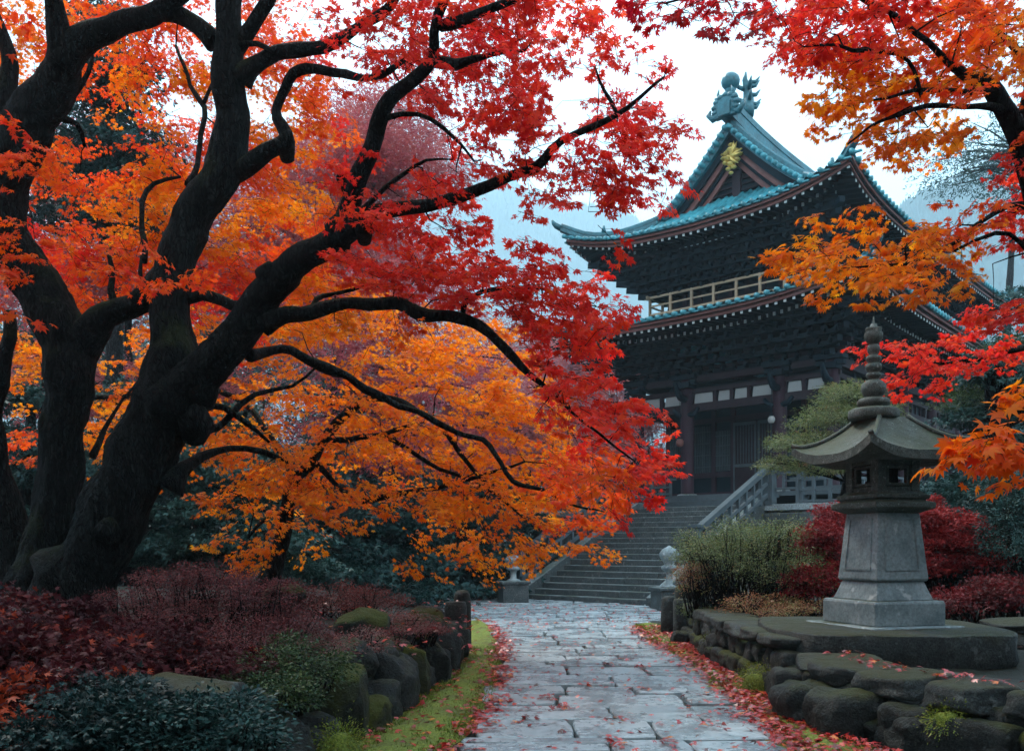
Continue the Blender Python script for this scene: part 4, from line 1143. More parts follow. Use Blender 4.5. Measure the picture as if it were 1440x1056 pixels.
t.plimb([(1300, 137, 7.1, 3), (1284, 99, 7.1, 3), (1260, 75, 7, 3), (1199, 73, 6.9, 3), (1172, 65, 6.8, 2), (1135, 67, 6.7, 1)], sides=6)
t.plimb([(1336, 92, 7.2, 5), (1300, 60, 7, 4), (1250, 20, 6.7, 4), (1180, -10, 6.3, 4), (1100, -20, 6, 3), (1000, -12, 5.8, 2), (930, 5, 5.7, 1)], sides=7)
t.plimb([(1470, 320, 7.8, 8), (1440, 282, 7.6, 4), (1397, 297, 7.4, 3.5), (1352, 341, 7.3, 3), (1318, 356, 7.2, 2.5), (1270, 368, 7.1, 2), (1200, 377, 7, 1.2)], sides=7)
t.plimb([(1500, 420, 7.9, 8), (1440, 345, 7.4, 3.5), (1400, 330, 7.3, 3), (1340, 360, 7.2, 2)], sides=6)
t.plimb([(1530, 500, 8, 10), (1480, 480, 9.5, 6), (1440, 490, 10.5, 5), (1404, 497, 11, 4), (1370, 507, 11.3, 3), (1320, 510, 11.4, 2), (1240, 505, 11.5, 1)], sides=7)
t.plimb([(1560, 600, 8.05, 9), (1520, 590, 6.6, 5), (1480, 585, 5.6, 4), (1440, 592, 5, 3.5), (1397, 605, 4.8, 2.5), (1350, 616, 4.7, 1.4)], sides=6)
def dE(px, py, k): return rng.uniform(6.4, 8.6) - (1.0 * sst(1150, 900, px)) + (4.2 if py > 440 else 0)
ctr = np.array((6, 8.0, 6.0))
anE = cells(ME, dE, per=2, dx=16, dy=-18)
for k in range(30): anE.append((np.array(P(rng.uniform(1150, 1800), rng.uniform(-450, -20), rng.uniform(6.4, 10))), TINT['v'], 1.3))
for k in range(30): anE.append((np.array(P(rng.uniform(1460, 1900), rng.uniform(0, 560), rng.uniform(7, 10))), TINT['v'], 1))
t.grow(anE, outM, nspray=5.2, leaves=26, size=.050, L=.26, spread=.10)
droop_ = [(np.array(P(a, b_, 5.6)), TINT['c'], .7) for a, b_ in ((895, 8), (930, 4), (960, 18), (985, 30), (1010, 38), (1040, 22), (1060, 45), (1025, 4))]
t.grow(droop_, outM, nspray=2, leaves=14, size=.055, L=.2, spread=.05)
near = [(np.array(P(a, b_, Y)), .69, .8) for a, b_, Y in ((1432, 580, 4.9), (1400, 600, 4.8), (1370, 615, 4.7), (1425, 620, 4.8), (1440, 560, 5), (1350, 630, 4.7), (1436, 655, 4.8), (1400, 635, 4.8))]
t.grow(near, outM, nspray=3, leaves=14, size=.072, L=.24, spread=.06)
t.finish(T_MAPLE7, M['bark'], M['maple'])

# ------------------------------------------------------------------ stones
def ico(sub):
    bm = bmesh.new(); bmesh.ops.create_icosphere(bm, subdivisions=sub, radius=1)
    V = [v.co.copy() for v in bm.verts]; Fc = [tuple(v.index for v in f.verts) for f in bm.faces]; bm.free(); return V, Fc
ICO4, ICO3 = ico(4), ico(3)
def rock(mb, c, size, rz=0, box=2.6, rough=.10, tilt=0, fine=True):
    """A weathered block: superellipsoid with noise at three scales."""
    V, Fc = ICO4 if fine else ICO3; c = Vector(c); sd_ = Vector((random.random() * 50, random.random() * 50, random.random() * 50))
    Mx = Matrix.Rotation(rz, 3, 'Z') @ Matrix.Rotation(tilt, 3, 'X'); o = []
    cuts = []
    for _ in range(9 if box < 4.2 else 3):
        q = Vector((random.gauss(0, 1), random.gauss(0, 1), random.gauss(0, .8))).normalized(); cuts.append((q, random.uniform(.78, 1.05)))
    for v in V:
        k = (abs(v.x) ** box + abs(v.y) ** box + abs(v.z) ** box) ** (-1 / box)
        p = v * k
        n = mn.noise(p * 1.1 + sd_) * 1.6 + mn.noise(p * 2.9 + sd_) * .6 + mn.noise(p * 7 + sd_) * .34 + mn.noise(p * 15 + sd_) * .12
        for nv_, c_ in cuts:
            e_ = p.dot(nv_) - c_
            if e_ > 0: p = p - nv_ * e_ * .88
        p = p * (1 + rough * .95 * n)
        o.append(c + Mx @ Vector((p.x * size[0] / 2, p.y * size[1] / 2, p.z * size[2] / 2)))
    mb.add(o, Fc, True)
def stone_part(name, root, m, *a, **k):
    mb = MB(); rock(mb, *a, **k); return mb.build(name, M[m], root)
def along(tab, y):   # point and heading on a wall's foot line
    x = lerp(tab, y); dx = (lerp(tab, y + .15) - lerp(tab, y - .15)) / .3
    return x, math.atan2(1, dx) - math.pi / 2

# left dry-stone wall
W = empty('boulder_wall', (-1.2, 8, 0), 'low wall of rounded mossy boulders edging the left side of the path', 'stone wall')
y = 5.6
while y < 13.3:
    d = random.uniform(.34, .60) * (1 if y < 11 else .8); x, a = along(LW, y + d / 2); h = random.uniform(.50, .66) if random.random() < .6 else random.uniform(.3, .42)
    stone_part('boulder', W, random.choice(('rock', 'rock', 'mossrock')), (x - .16 + random.uniform(-.05, .05), y + d / 2, h * .36), (.46, d * 1.04, h * 1.12), -a + random.uniform(-.15, .15), 3.8, .13, random.uniform(-.12, .12)); y += d * .93
y = 5.6
while y < 13.0:
    d = random.uniform(.4, .66); x, a = along(LW, y + d / 2)
    stone_part('boulder', W, random.choice(('rock', 'mossrock', 'mossrock')), (x - .42 + random.uniform(-.06, .06), y + d / 2, .52 + random.uniform(-.06, .06)), (.52, d * 1.12, random.uniform(.32, .46)), -a + random.uniform(-.25, .25), 2.8, .12); y += d * .95
for (a, b_, Y, w_, h) in ():
    p = P(a, b_, Y); stone_part('boulder', W, 'mossrock', p, (w_, .5, h), random.random(), 2.8, .12)
# its end: square posts and a flat slab
def post(name, px, Y, top_py, w_, label, m='cap', rnd=False, zb=None):
    p = P(px, HY, Y); zb = H(p.x, Y) - .05 if zb is None else zb; zt = P(px, top_py, Y).z
    mb = MB(); h = zt - zb
    pr = [(w_ * .52, 0), (w_ * .50, h * .5), (w_ * .47, h * .86), (w_ * .42, h * .95), (w_ * .28, h), (.01, h + .01)] if rnd else [(w_ * .54, 0), (w_ * .50, h * .4), (w_ * .50, h * .93), (w_ * .45, h), (.01, h + .005)]
    V0 = mb.n; mb.lathe((p.x, Y, zb), [(r_, z) for r_, z in pr], 20, True)
    sd_ = Vector((px, Y, 0)); 
    for i, v in enumerate(mb.v):
        dx, dy = v.x - p.x, v.y - Y; L = math.hypot(dx, dy)
        if L > .02:
            a = math.atan2(dy, dx) + .3; k = 1 + (.18 * (max(abs(math.cos(a)), abs(math.sin(a))) ** -1 - 1.15)) * (0 if rnd else 1.6) + .06 * mn.noise(v * 5 + sd_)
            v.x = p.x + dx * k; v.y = Y + dy * k
    o = mb.build(name, M[m]); return tag(o, label, 'stone post', 'stone posts at the wall ends')
post('stone_post', 641, 12.9, 846, .33, 'squat dark stone post at the end of the left boulder wall')
post('stone_post', 650, 13.8, 830, .28, 'stone post standing just behind the left wall end post', 'rock', True)
W2 = empty('stone_block', P(605, 880, 13.2), 'flat pale stone slab resting on the end of the left boulder wall', 'stone block')
mb = MB(); rock(mb, P(604, 872, 13.1), (.62, .75, .20), .1, 5, .04); mb.build('slab', M['cap'], W2)
mb = MB(); rock(mb, P(606, 895, 13.15), (.5, .6, .34), .1, 4, .06); rock(mb, P(645, 902, 12.6), (.34, .4, .46), .3, 3.5, .07); mb.build('support_stone', M['rock'], W2)

# right retaining wall, upper run
W = empty('retaining_wall', (2.9, 12, 0), 'stone retaining wall with flat cap slabs curving toward the lantern', 'stone wall')
y = 9.2
while y < 15.6:
    d = random.uniform(.34, .60); x, a = along(RW, y + d / 2)
    stone_part('boulder', W, random.choice(('rock', 'rock', 'mossrock')), (x + .18, y + d / 2, .12), (.42, d * 1.02, random.uniform(.26, .36)), -a + random.uniform(-.1, .1), 4.6, .10, random.uniform(-.08, .08)); y += d * .92
y = 9.2
while y < 15.4:
    d = random.uniform(.30, .52); x, a = along(RW, y + d / 2)
    stone_part('boulder', W, random.choice(('rock', 'rock', 'cap', 'mossrock')), (x + .25 + random.uniform(-.03, .03), y + d / 2, .37), (.40, d * 1.0, random.uniform(.24, .31)), -a + random.uniform(-.08, .08), 5, .09); y += d * .93
y = 9.3
while y < 15.0:
    d = random.uniform(.65, 1.05); x, a = along(RW, y + d / 2)
    stone_part('cap_slab', W, 'cap', (x + .34, y + d / 2, .575), (.68, d * 1.0, .17), -a, 7, .05); y += d
for (a, b_, Y, w_, h) in ((1010, 905, 12.3, .3, .3), (958, 905, 14.6, .4, .45)):
    stone_part('boulder', W, 'rock', P(a, b_, Y), (w_, .4, h), .3, 3, .1)
post('stone_post', 961, 15.4, 842, .36, 'square-topped stone post at the far end of the right wall')
post('stone_post', 941, 16.2, 838, .30, 'narrow rounded stone post leaning beside the square-topped one', 'rock', True)
post('stone_post', 962, 16.5, 822, .36, 'mossy round-headed stone post at the far end of the right wall', 'mossrock', True)

# platform under the lantern and the near wall on the right
LP = Vector((4.28, 10.25, 0)); ZT = .715
W = empty('lantern_platform', (4.1, 9.9, 0), 'thick dark stone platform slab that carries the tall lantern', 'stone platform')
def facet(mb, ring, z0, z1, amp=.035, rnd=.028):
    """An irregular polygonal slab with broken, rounded edges."""
    R_ = []
    n = len(ring)
    for i in range(n):
        a, b2 = ring[i], ring[(i + 1) % n]; L = math.dist(a, b2); m_ = max(2, int(L / .09))
        for k in range(m_): R_.append((a[0] + (b2[0] - a[0]) * k / m_, a[1] + (b2[1] - a[1]) * k / m_))
    for _ in range(2): R_ = [(.25 * R_[i - 1][0] + .5 * R_[i][0] + .25 * R_[(i + 1) % len(R_)][0], .25 * R_[i - 1][1] + .5 * R_[i][1] + .25 * R_[(i + 1) % len(R_)][1]) for i in range(len(R_))]
    cx = sum(p[0] for p in R_) / len(R_); cy_ = sum(p[1] for p in R_) / len(R_); V = []; m_ = len(R_)
    lv = [(z0, rnd), (z0 + (z1 - z0) * .25, 0), (z0 + (z1 - z0) * .55, .005), (z1 - rnd * .7, 0), (z1 - .01, rnd * .5), (z1, rnd * 1.3)] + [(z1 + .004, None)]
    for z, ins in lv:
        for (x, y) in R_:
            dx, dy = cx - x, cy_ - y; L = math.hypot(dx, dy); q = ins if ins is not None else L * .55
            nn = mn.noise(Vector((x * 3, y * 3, z * 5))) * amp + mn.noise(Vector((x * 11, y * 11, z * 14))) * amp * .4
            V.append(Vector((x + dx / L * (q + nn), y + dy / L * (q + nn), z + (.35 * nn if ins is not None else .2 * nn))))
    V.append(Vector((cx, cy_, z1)))
    Fc = [(r_ * m_ + i, r_ * m_ + (i + 1) % m_, (r_ + 1) * m_ + (i + 1) % m_, (r_ + 1) * m_ + i) for r_ in range(len(lv) - 1) for i in range(m_)]
    Fc += [((len(lv) - 1) * m_ + i, (len(lv) - 1) * m_ + (i + 1) % m_, len(V) - 1) for i in range(m_)]
    mb.add(V, Fc, True)
mb = MB(); facet(mb, [(2.86, 9.75), (3.10, 9.12), (4.2, 8.98), (5.15, 9.02), (5.40, 9.5), (5.5, 10.8), (5.2, 11.5), (3.2, 11.5), (2.95, 10.6)], .36, ZT); mb.build('platform_slab', M['cap'], W)
for k in range(7):
    stone_part('support_stone', W, 'rock', (3.0 + .38 * k, 9.24 + random.uniform(-.04, .04), .20), (.40, .4, .36), random.uniform(-.1, .1), 5, .09)
for k in range(5): stone_part('support_stone', W, 'rock', (5.75 + .5 * k, 10.0 + .2 * k, .38), (.56, .5, .56), random.uniform(-.1, .1), 3.4, .08)
for k in range(3): stone_part('cap_slab', W, 'cap', (6.0 + .9 * k, 10.3 + .25 * k, .70), (.95, .7, .16), .2, 5, .05)

W = empty('front_wall', (3.3, 7.8, 0), 'low rugged stone wall with broad mossy cap slabs nearest the camera on the right', 'stone wall')
FW = [(3.05, 8.95), (2.98, 8.55), (3.0, 8.1), (3.12, 7.6), (3.3, 7.15), (3.55, 6.75), (3.85, 6.35), (4.2, 5.9), (4.6, 5.4), (5.0, 4.9)]
def fw(s_):
    i = min(len(FW) - 2, int(s_)); k = s_ - i; a, b2 = FW[i], FW[i + 1]
    return a[0] + (b2[0] - a[0]) * k, a[1] + (b2[1] - a[1]) * k, math.atan2(b2[1] - a[1], b2[0] - a[0])
s_ = 0
while s_ < 8.8:
    d = random.uniform(.48, .78); x, y, a = fw(s_ + d / 2 / .5)
    stone_part('boulder', W, random.choice(('rock', 'rock', 'mossrock')), (x - .06 + random.uniform(-.04, .04), y - .03, .13), (d * 1.02, .50, random.uniform(.32, .42)), a + random.uniform(-.10, .10), 5.5, .12); s_ += d / .5 * .9
s_ = .2
while s_ < 8.8:
    d = random.uniform(.3, .5); x, y, a = fw(s_ + d / 2 / .5)
    stone_part('boulder', W, random.choice(('rock', 'cap', 'rock')), (x + .06, y + .05, .31), (d * 1.04, .42, random.uniform(.18, .25)), a + random.uniform(-.12, .12), 4.6, .12); s_ += d / .5 * .92
s_ = 0
while s_ < 8.7:
    d = random.uniform(.6, .95); x, y, a = fw(s_ + d / 2 / .5); nx, ny = -math.sin(a), math.cos(a)
    stone_part('cap_slab', W, 'cap', (x + nx * .2, y + ny * .2, .46 + random.uniform(-.012, .012)), (d * 1.0, .78, random.uniform(.17, .22)), a + random.uniform(-.05, .05), 7, .055); s_ += d / .5
for p, sz in (((2.70, 8.1, .15), (.62, .55, .42)), ((2.9, 7.55, .18), (.72, .5, .46)), ((2.78, 8.8, .2), (.4, .4, .4)), ((3.25, 7.0, .12), (.5, .4, .3))):
    stone_part('boulder', W, 'rock', p, sz, random.uniform(-.3, .3), 4.4, .13)

# flat rock and mossy boulders among the left shrubs
def loose(name, label, c, size, m, rz=0, box=3):
    mb = MB(); rock(mb, c, size, rz, box, .10); return tag(mb.build(name, M[m]), label, 'boulder')
loose('boulder', 'broad flat-topped grey rock among the dark shrubs at lower left', P(258, 978, 5.6), (.66, .62, .26), 'cap', .2, 4)
loose('boulder', 'bright green moss-covered boulder above the left wall', P(510, 882, 9.4), (.62, .6, .40), 'mossrock', .4, 2.6)
loose('boulder', 'dim mossy boulder beyond the pink shrubs', P(400, 838, 12.6), (.6, .6, .35), 'mossrock', .4, 2.6)

# ------------------------------------------------------------------ the stone lantern
L = empty('stone_lantern', (LP.x, LP.y, ZT), 'tall grey stone lantern with mossy upturned roof and stacked ball finial', 'stone lantern')
A0 = R(-119); K = 10.25 / F
def zz(py): return CZ + (HY - py) * K
def sq(mb, prof_, sides=4, a0=A0, smooth=False, seg=1): mb.lathe((LP.x, LP.y, 0), prof_, sides, smooth, a0)
mb = MB(); sq(mb, [(.86, ZT - .01), (.86, zz(878)), (.84, zz(875.5))]); mb.build('plinth', M['granite'], L, .008)
mb = MB(); sq(mb, [(.66, zz(875.5)), (.66, zz(846)), (.64, zz(842))]); sq(mb, [(.545, zz(842)), (.50, zz(832)), (.455, zz(820)), (.44, zz(816))]); mb.build('pedestal', M['granite'], L, .012)
mb = MB(); sq(mb, [(.47, zz(816)), (.49, zz(813)), (.485, zz(809)), (.395, zz(722))]); body = mb.build('shaft', M['granite'], L, .012)
mb = MB()      # a carved rectangular moulding on each face of the shaft
for k in range(4):
    a = A0 + R(45 + 90 * k); n_ = Vector((math.cos(a), math.sin(a), 0)); u_ = Vector((-n_.y, n_.x, 0))
    def fp(u, py):
        f_ = (809 - py) / (809 - 722); r_ = (.485 + (.395 - .485) * f_) * math.cos(R(45)); return Vector((LP.x, LP.y, zz(py))) + n_ * (r_ + .001) + u_ * u * r_
    q = [fp(-.66, 800), fp(.66, 800), fp(.66, 730), fp(-.66, 730)]
    for i in range(4): mb.bar(q[i], q[(i + 1) % 4], .018, .018)
mb.build('face_moulding', M['granite'], body)
mb = MB(); sq(mb, [(.40, zz(722)), (.46, zz(719.5)), (.555, zz(716)), (.565, zz(714)), (.565, zz(708)), (.50, zz(706)), (.46, zz(705)), (.46, zz(703.5)), (.50, zz(702)), (.51, zz(697)), (.44, zz(695)), (.42, zz(692))], 4); mb.build('moulding', M['roofstone'], L, .012)
# light chamber: four corner piers, sills, lintels, added dark core so the windows read dark
ch = MB(); rc = .375
for k in range(4):
    a = A0 + R(90 * k); ch.box(Vector((LP.x + math.cos(a) * (rc - .055), LP.y + math.sin(a) * (rc - .055), (zz(692) + zz(648)) / 2)), (.115, .115, zz(648) - zz(692)), Matrix.Rotation(A0 + R(45), 3, 'Z'))
for k in range(4):
    a = A0 + R(45 + 90 * k); n_ = Vector((math.cos(a), math.sin(a), 0)); u_ = Vector((-n_.y, n_.x, 0)); d_ = rc * math.cos(R(45)) - .04
    c_ = Vector((LP.x, LP.y, 0)) + n_ * d_; Mx = Matrix((u_, n_, Vector((0, 0, 1)))).transposed()
    ch.box(c_ + Vector((0, 0, zz(690))), (.44, .085, .07), Mx); ch.box(c_ + Vector((0, 0, zz(651))), (.44, .085, .07), Mx)
cham = ch.build('light_chamber', M['roofstone'], L, .008)
mb = MB()
for k in range(4):
    a = A0 + R(45 + 90 * k); n_ = Vector((math.cos(a), math.sin(a), 0)); u_ = Vector((-n_.y, n_.x, 0)); d_ = rc * math.cos(R(45)) - .028
    c_ = Vector((LP.x, LP.y, (zz(684) + zz(657)) / 2)) + n_ * d_; Mx = Matrix((u_, n_, Vector((0, 0, 1)))).transposed(); hh = (zz(657) - zz(684)) / 2
    for s_ in (-1, 1):
        mb.box(c_ + u_ * s_ * .135, (.03, .05, hh * 2), Mx); mb.box(c_ + Vector((0, 0, s_ * (hh - .012))), (.24, .05, .03), Mx)
mb.build('window_frame', M['roofstone'], cham)
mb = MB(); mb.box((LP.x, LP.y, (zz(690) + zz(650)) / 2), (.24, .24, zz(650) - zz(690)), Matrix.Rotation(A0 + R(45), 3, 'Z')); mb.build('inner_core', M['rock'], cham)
# roof
mb = MB(); re, rt = 1.02, .26
def roofpt(k, u, v, under=False):
    a = A0 + R(45 + 90 * k); n_ = Vector((math.cos(a), math.sin(a), 0)); u_ = Vector((-n_.y, n_.x, 0)); c45 = math.cos(R(45))
    r_ = (rt + (re - rt) * v) * c45
    z = zz(588) + (zz(641) - zz(588)) * (1 - (1 - v) ** 1.38) + .16 * (abs(u) ** 2.6) * v ** 2.5
    if under: z = (zz(641) - .10) + .16 * (abs(u) ** 2.6) * v ** 2.5 + (1 - v) * .03
    if v > .97 and not under: z -= .0
    bow = 1 - .035 * (1 - u * u) * v
    nn = .008 * mn.noise(Vector((u * 3, v * 5, k * 7 + 2 * under)))
    return Vector((LP.x, LP.y, z + nn)) + n_ * r_ * bow + u_ * u * r_
us = [i / 14 for i in range(-14, 15)]; vs = [i / 14 for i in range(15)]
for k in range(4):
    mb.grid(lambda u, v: roofpt(k, u, v), us, vs, True, True)
    mb.grid(lambda u, v: roofpt(k, u, v, True), us, vs, True)
    mb.grid(lambda u, v: roofpt(k, u, 1, False).lerp(roofpt(k, u, 1, True), v) if 0 < v < 1 else roofpt(k, u, 1, v > .5), us, [0, 1], False, True)
    q = [roofpt(k, 1, v / 10) + Vector((0, 0, .008)) for v in range(11)]; mb.tube(q, [.03] * 11, 6)
sq(mb, [(.40, zz(648)), (.52, zz(645)), (.62, zz(641) - .06)])
mb.build('roof', M['roofstone'], L)
mb = MB()
pf = [(.30, 590), (.315, 587), (.315, 578), (.28, 575), (.17, 573.5), (.165, 572), (.20, 570), (.205, 564), (.17, 560.5), (.10, 559), (.13, 556), (.158, 549), (.150, 541), (.10, 535.5), (.062, 534), (.085, 531), (.10, 528), (.085, 525), (.06, 524), (.10, 520), (.105, 516), (.09, 512), (.06, 510.5), (.095, 507), (.10, 504), (.085, 501), (.05, 499.5),
      (.07, 496), (.082, 491), (.07, 485.5), (.04, 484), (.08, 482), (.115, 476), (.118, 470), (.095, 465), (.105, 463.5), (.10, 461.5), (.045, 460), (.04, 456), (.012, 454.5), (.008, 445)]
mb.lathe((LP.x - .10, LP.y, 0), [(r_ * .88, zz(p_)) for r_, p_ in pf], 28); mb.build('finial', M['roofstone'], L)

# small lanterns flanking the stairs
def small_lantern(px, Y, label, py0, pyt):
    p = P(px, HY, Y); k = Y / F; z0 = 0.0; z1 = CZ + (HY - py0) * k; zt = CZ + (HY - pyt) * k; h = zt - z1
    Lr = empty('pedestal_lantern', (p.x, Y, 0), label, 'stone lantern', 'small stone lanterns flanking the stairs')
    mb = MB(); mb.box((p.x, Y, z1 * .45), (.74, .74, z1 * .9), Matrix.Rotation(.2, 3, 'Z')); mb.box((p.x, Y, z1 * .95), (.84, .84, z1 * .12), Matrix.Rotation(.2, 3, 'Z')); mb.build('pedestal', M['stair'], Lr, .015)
    mb = MB(); mb.lathe((p.x, Y, z1), [(.20, 0), (.19, .04), (.09, .08), (.08, h * .3), (.10, h * .38), (.20, h * .44), (.21, h * .50), (.12, h * .55), (.16, h * .62), (.24, h * .72), (.25, h * .82), (.17, h * .92), (.06, h * .97), (.02, h)], 20); mb.build('lantern_head', M['granite'], Lr)
small_lantern(722, 25.3, 'small ball-topped stone lantern on a box pedestal left of the stairs', 817, 779)
small_lantern(941, 22.6, 'small ball-topped stone lantern on a pedestal at the right foot of the stairs', 826, 767)

# ------------------------------------------------------------------ shrubs, background trees
def dome_foliage(clumps, n, size, flat, tint, tj, droop=.3, updir=.5):
    """clumps: (centre, radii); leaves gather on ragged fans around each clump's outer part."""
    P_, D_, N_, T_ = [], [], [], []
    vol = np.array([c[1][0] * c[1][1] + c[1][0] * c[1][2] for c in clumps]); w_ = vol / vol.sum()
    for (c, r_), wk in zip(clumps, w_):
        m_ = max(30, int(n * wk)); nf = max(8, m_ // 22)
        u = rng.normal(0, 1, (nf, 3)); u[:, 2] = np.abs(u[:, 2]) * .9 - .35; u /= np.linalg.norm(u, axis=1, keepdims=True)
        rr_ = (.45 + .62 * rng.random(nf) ** .55)[:, None]
        lump = np.array([1 + .22 * mn.noise(Vector(x * 2.1) + Vector((float(c[0]), float(c[1]), 0))) * 1.6 for x in u])[:, None]
        fc = np.array(c) + u * np.array(r_) * rr_ * lump
        idx = rng.integers(0, nf, m_); fd = u[idx] + rng.normal(0, .25, (m_, 3)); fr = .17 * float(np.mean(r_)) + size
        off = rng.normal(0, 1, (m_, 3)) * fr * np.array((1, 1, flat))
        P_.append(fc[idx] + off); d = off / fr * .7 + fd * .8; d[:, 2] -= droop; D_.append(d)
        nn = np.tile((0, 0, updir), (m_, 1)) + fd * .5 + rng.normal(0, .4, (m_, 3)); N_.append(nn)
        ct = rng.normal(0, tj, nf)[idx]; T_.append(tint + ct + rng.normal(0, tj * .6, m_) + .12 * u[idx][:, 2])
    p = np.concatenate(P_); return p, np.concatenate(D_), np.concatenate(N_), size * rng.uniform(.6, 1.25, len(p)), np.concatenate(T_)

def plant(name, cat, label, base, clumps, n, size, m, tint=.5, tj=.14, tmpl=T_OVAL, flat=.4, stems=10, sr=.012, group=None, trunk=None, bark='twig', droop=.3, crown='foliage', updir=.5):
    r0 = empty(name, base, label, cat, group); mb = MB(); b0 = Vector(base)
    if trunk:
        q = smooth_path(trunk, .3); mb.tube([p[:3] for p in q], [p[3] for p in q], 10, .15); tips = [Vector(p[:3]) for p in q[len(q) // 3:]]
        mb.build('trunk', M[bark], r0); mb = MB()
    else: tips = [b0]
    for c, r_ in clumps:
        for k in range(stems if (trunk or r_[0] > .3) else max(2, stems // 4)):
            e = Vector(c) + Vector((random.gauss(0, .5) * r_[0], random.gauss(0, .5) * r_[1], random.uniform(-.2, .85) * r_[2]))
            if trunk: s0 = min(tips, key=lambda t_: (t_ - e).length + max(0, t_.z - e.z) * 1.5)
            else: s0 = b0 + Vector((random.gauss(0, .18) * r_[0], random.gauss(0, .18) * r_[1], 0)) + (Vector((c[0], c[1], b0.z)) - b0) * .8
            mid = (s0 + e) / 2 + Vector((random.gauss(0, .06), random.gauss(0, .06), .08)) * (e - s0).length
            mb.tube([s0, mid, e], [sr, sr * .7, sr * .25], 4, 0, True, False)
            for _ in range(2):
                f_ = mid + (e - mid) * random.random(); g_ = f_ + Vector((random.gauss(0, .3) * r_[0], random.gauss(0, .3) * r_[1], random.uniform(0, .35) * r_[2])); mb.tube([f_, g_], [sr * .4, sr * .15], 3, 0, True, False)
    mb.build('branches' if trunk else 'stems', M[bark], r0)
    p, d, nn, s_, t_ = dome_foliage(clumps, n, size, flat, tint, tj, droop, updir)
    link(crown, leaves_mesh(crown, p, d, nn, s_, t_, tmpl), M[m], r0)
    return r0

def shrub(label, items, n, size, m, group=None, **k):
    """items: (px, py of the clump centre, distance, radius across, radius up) """
    cl = []
    for px, py, Y, r_, h in items:
        c = P(px, py, Y); cl.append((tuple(c), (r_ * .8, r_ * .75, h * .75)))
        for q in range(9):      # uneven growth: smaller heads pushing out of the mass
            a = random.random() * 6.28; e = random.uniform(.45, 1.0); k2 = random.uniform(.22, .42)
            cl.append(((c.x + math.cos(a) * r_ * e * .9, c.y + math.sin(a) * r_ * e * .8, c.z + random.uniform(-.35, .95) * h * math.sqrt(max(.05, 1.15 - e * e))), (r_ * k2, r_ * k2, h * k2 * 1.15)))
    bx = sum(c[0][0] for c in cl) / len(cl); by = sum(c[0][1] for c in cl) / len(cl)
    return plant('shrub', 'shrub', label, (bx, by, H(bx, by)), cl, n, size, m, group=group, **k)

shrub('big pinkish grey fine-leaved shrub between the great trunk and the moss boulder', [(300, 850, 8.0, .52, .40), (360, 862, 7.8, .42, .34), (250, 885, 7.7, .42, .28), (420, 895, 7.6, .36, .24), (225, 850, 8.4, .34, .3), (330, 905, 7.2, .5, .24), (310, 815, 8.0, .34, .22), (190, 870, 8.3, .34, .28)], 52000, .021, 'shrubp', tint=.42, stems=14)
shrub('low dusky pink shrub at the foot of the far orange maple', [(460, 850, 13, .7, .32), (420, 845, 13.4, .6, .3), (520, 848, 13, .6, .26)], 12000, .032, 'shrubp', tint=.58, stems=10)
shrub('small rosy shrub spilling over the wall beside the moss boulder', [(565, 880, 10.0, .42, .18), (600, 888, 10.4, .24, .12), (530, 900, 9.2, .3, .12)], 9000, .024, 'shrubp', tint=.75, stems=10)
shrub('grey pink shrub fringe above the left boulders', [(440, 912, 7.8, .42, .2), (500, 910, 8.4, .3, .16), (400, 925, 7.3, .35, .2)], 11000, .024, 'shrubp', tint=.9, tj=.2, stems=10)
shrub('burgundy shrub at the foot of the great trunk', [(210, 918, 7.0, .52, .24), (280, 930, 6.8, .36, .2), (130, 920, 7.2, .5, .26), (330, 945, 6.4, .3, .14)], 15000, .034, 'shrubb', tint=.5, tmpl=T_TRI, stems=10)
shrub('dark crimson maple shrub filling the lower left corner', [(30, 895, 6.9, .50, .36), (90, 935, 6.2, .42, .30), (20, 950, 5.8, .42, .32), (150, 955, 5.8, .36, .2), (60, 990, 5.2, .3, .22)], 10500, .046, 'shrubb', tint=.55, tmpl=T_MAPLE, stems=10)
shrub('orange red tipped maple shrub in the lower left corner', [(8, 1005, 4.9, .20, .17), (45, 975, 5.2, .18, .12), (5, 1050, 4.5, .2, .14)], 1300, .048, 'shrubb', tint=.98, tmpl=T_MAPLE, stems=6)
shrub('very dark green leafy shrub in front of the flat rock', [(130, 1025, 4.6, .34, .2), (200, 1015, 4.7, .26, .18), (60, 1050, 4.4, .3, .2), (150, 985, 5.2, .3, .16)], 8000, .036, 'shrubt', tint=.12, tj=.25, tmpl=T_TRI, stems=10)
shrub('blue green broad-leaved shrub below the flat rock', [(300, 1030, 4.7, .30, .20), (350, 1050, 4.6, .2, .2), (240, 1045, 4.6, .28, .2), (330, 1000, 5.1, .24, .12)], 6500, .038, 'shrubt', tint=.55, tj=.2, stems=10)
shrub('rounded dark green shrub on top of the left boulder wall', [(420, 945, 6.7, .40, .25), (375, 960, 6.3, .30, .22), (395, 985, 6.0, .24, .18)], 16000, .028, 'shrubg', tint=.45, tj=.18, stems=12)
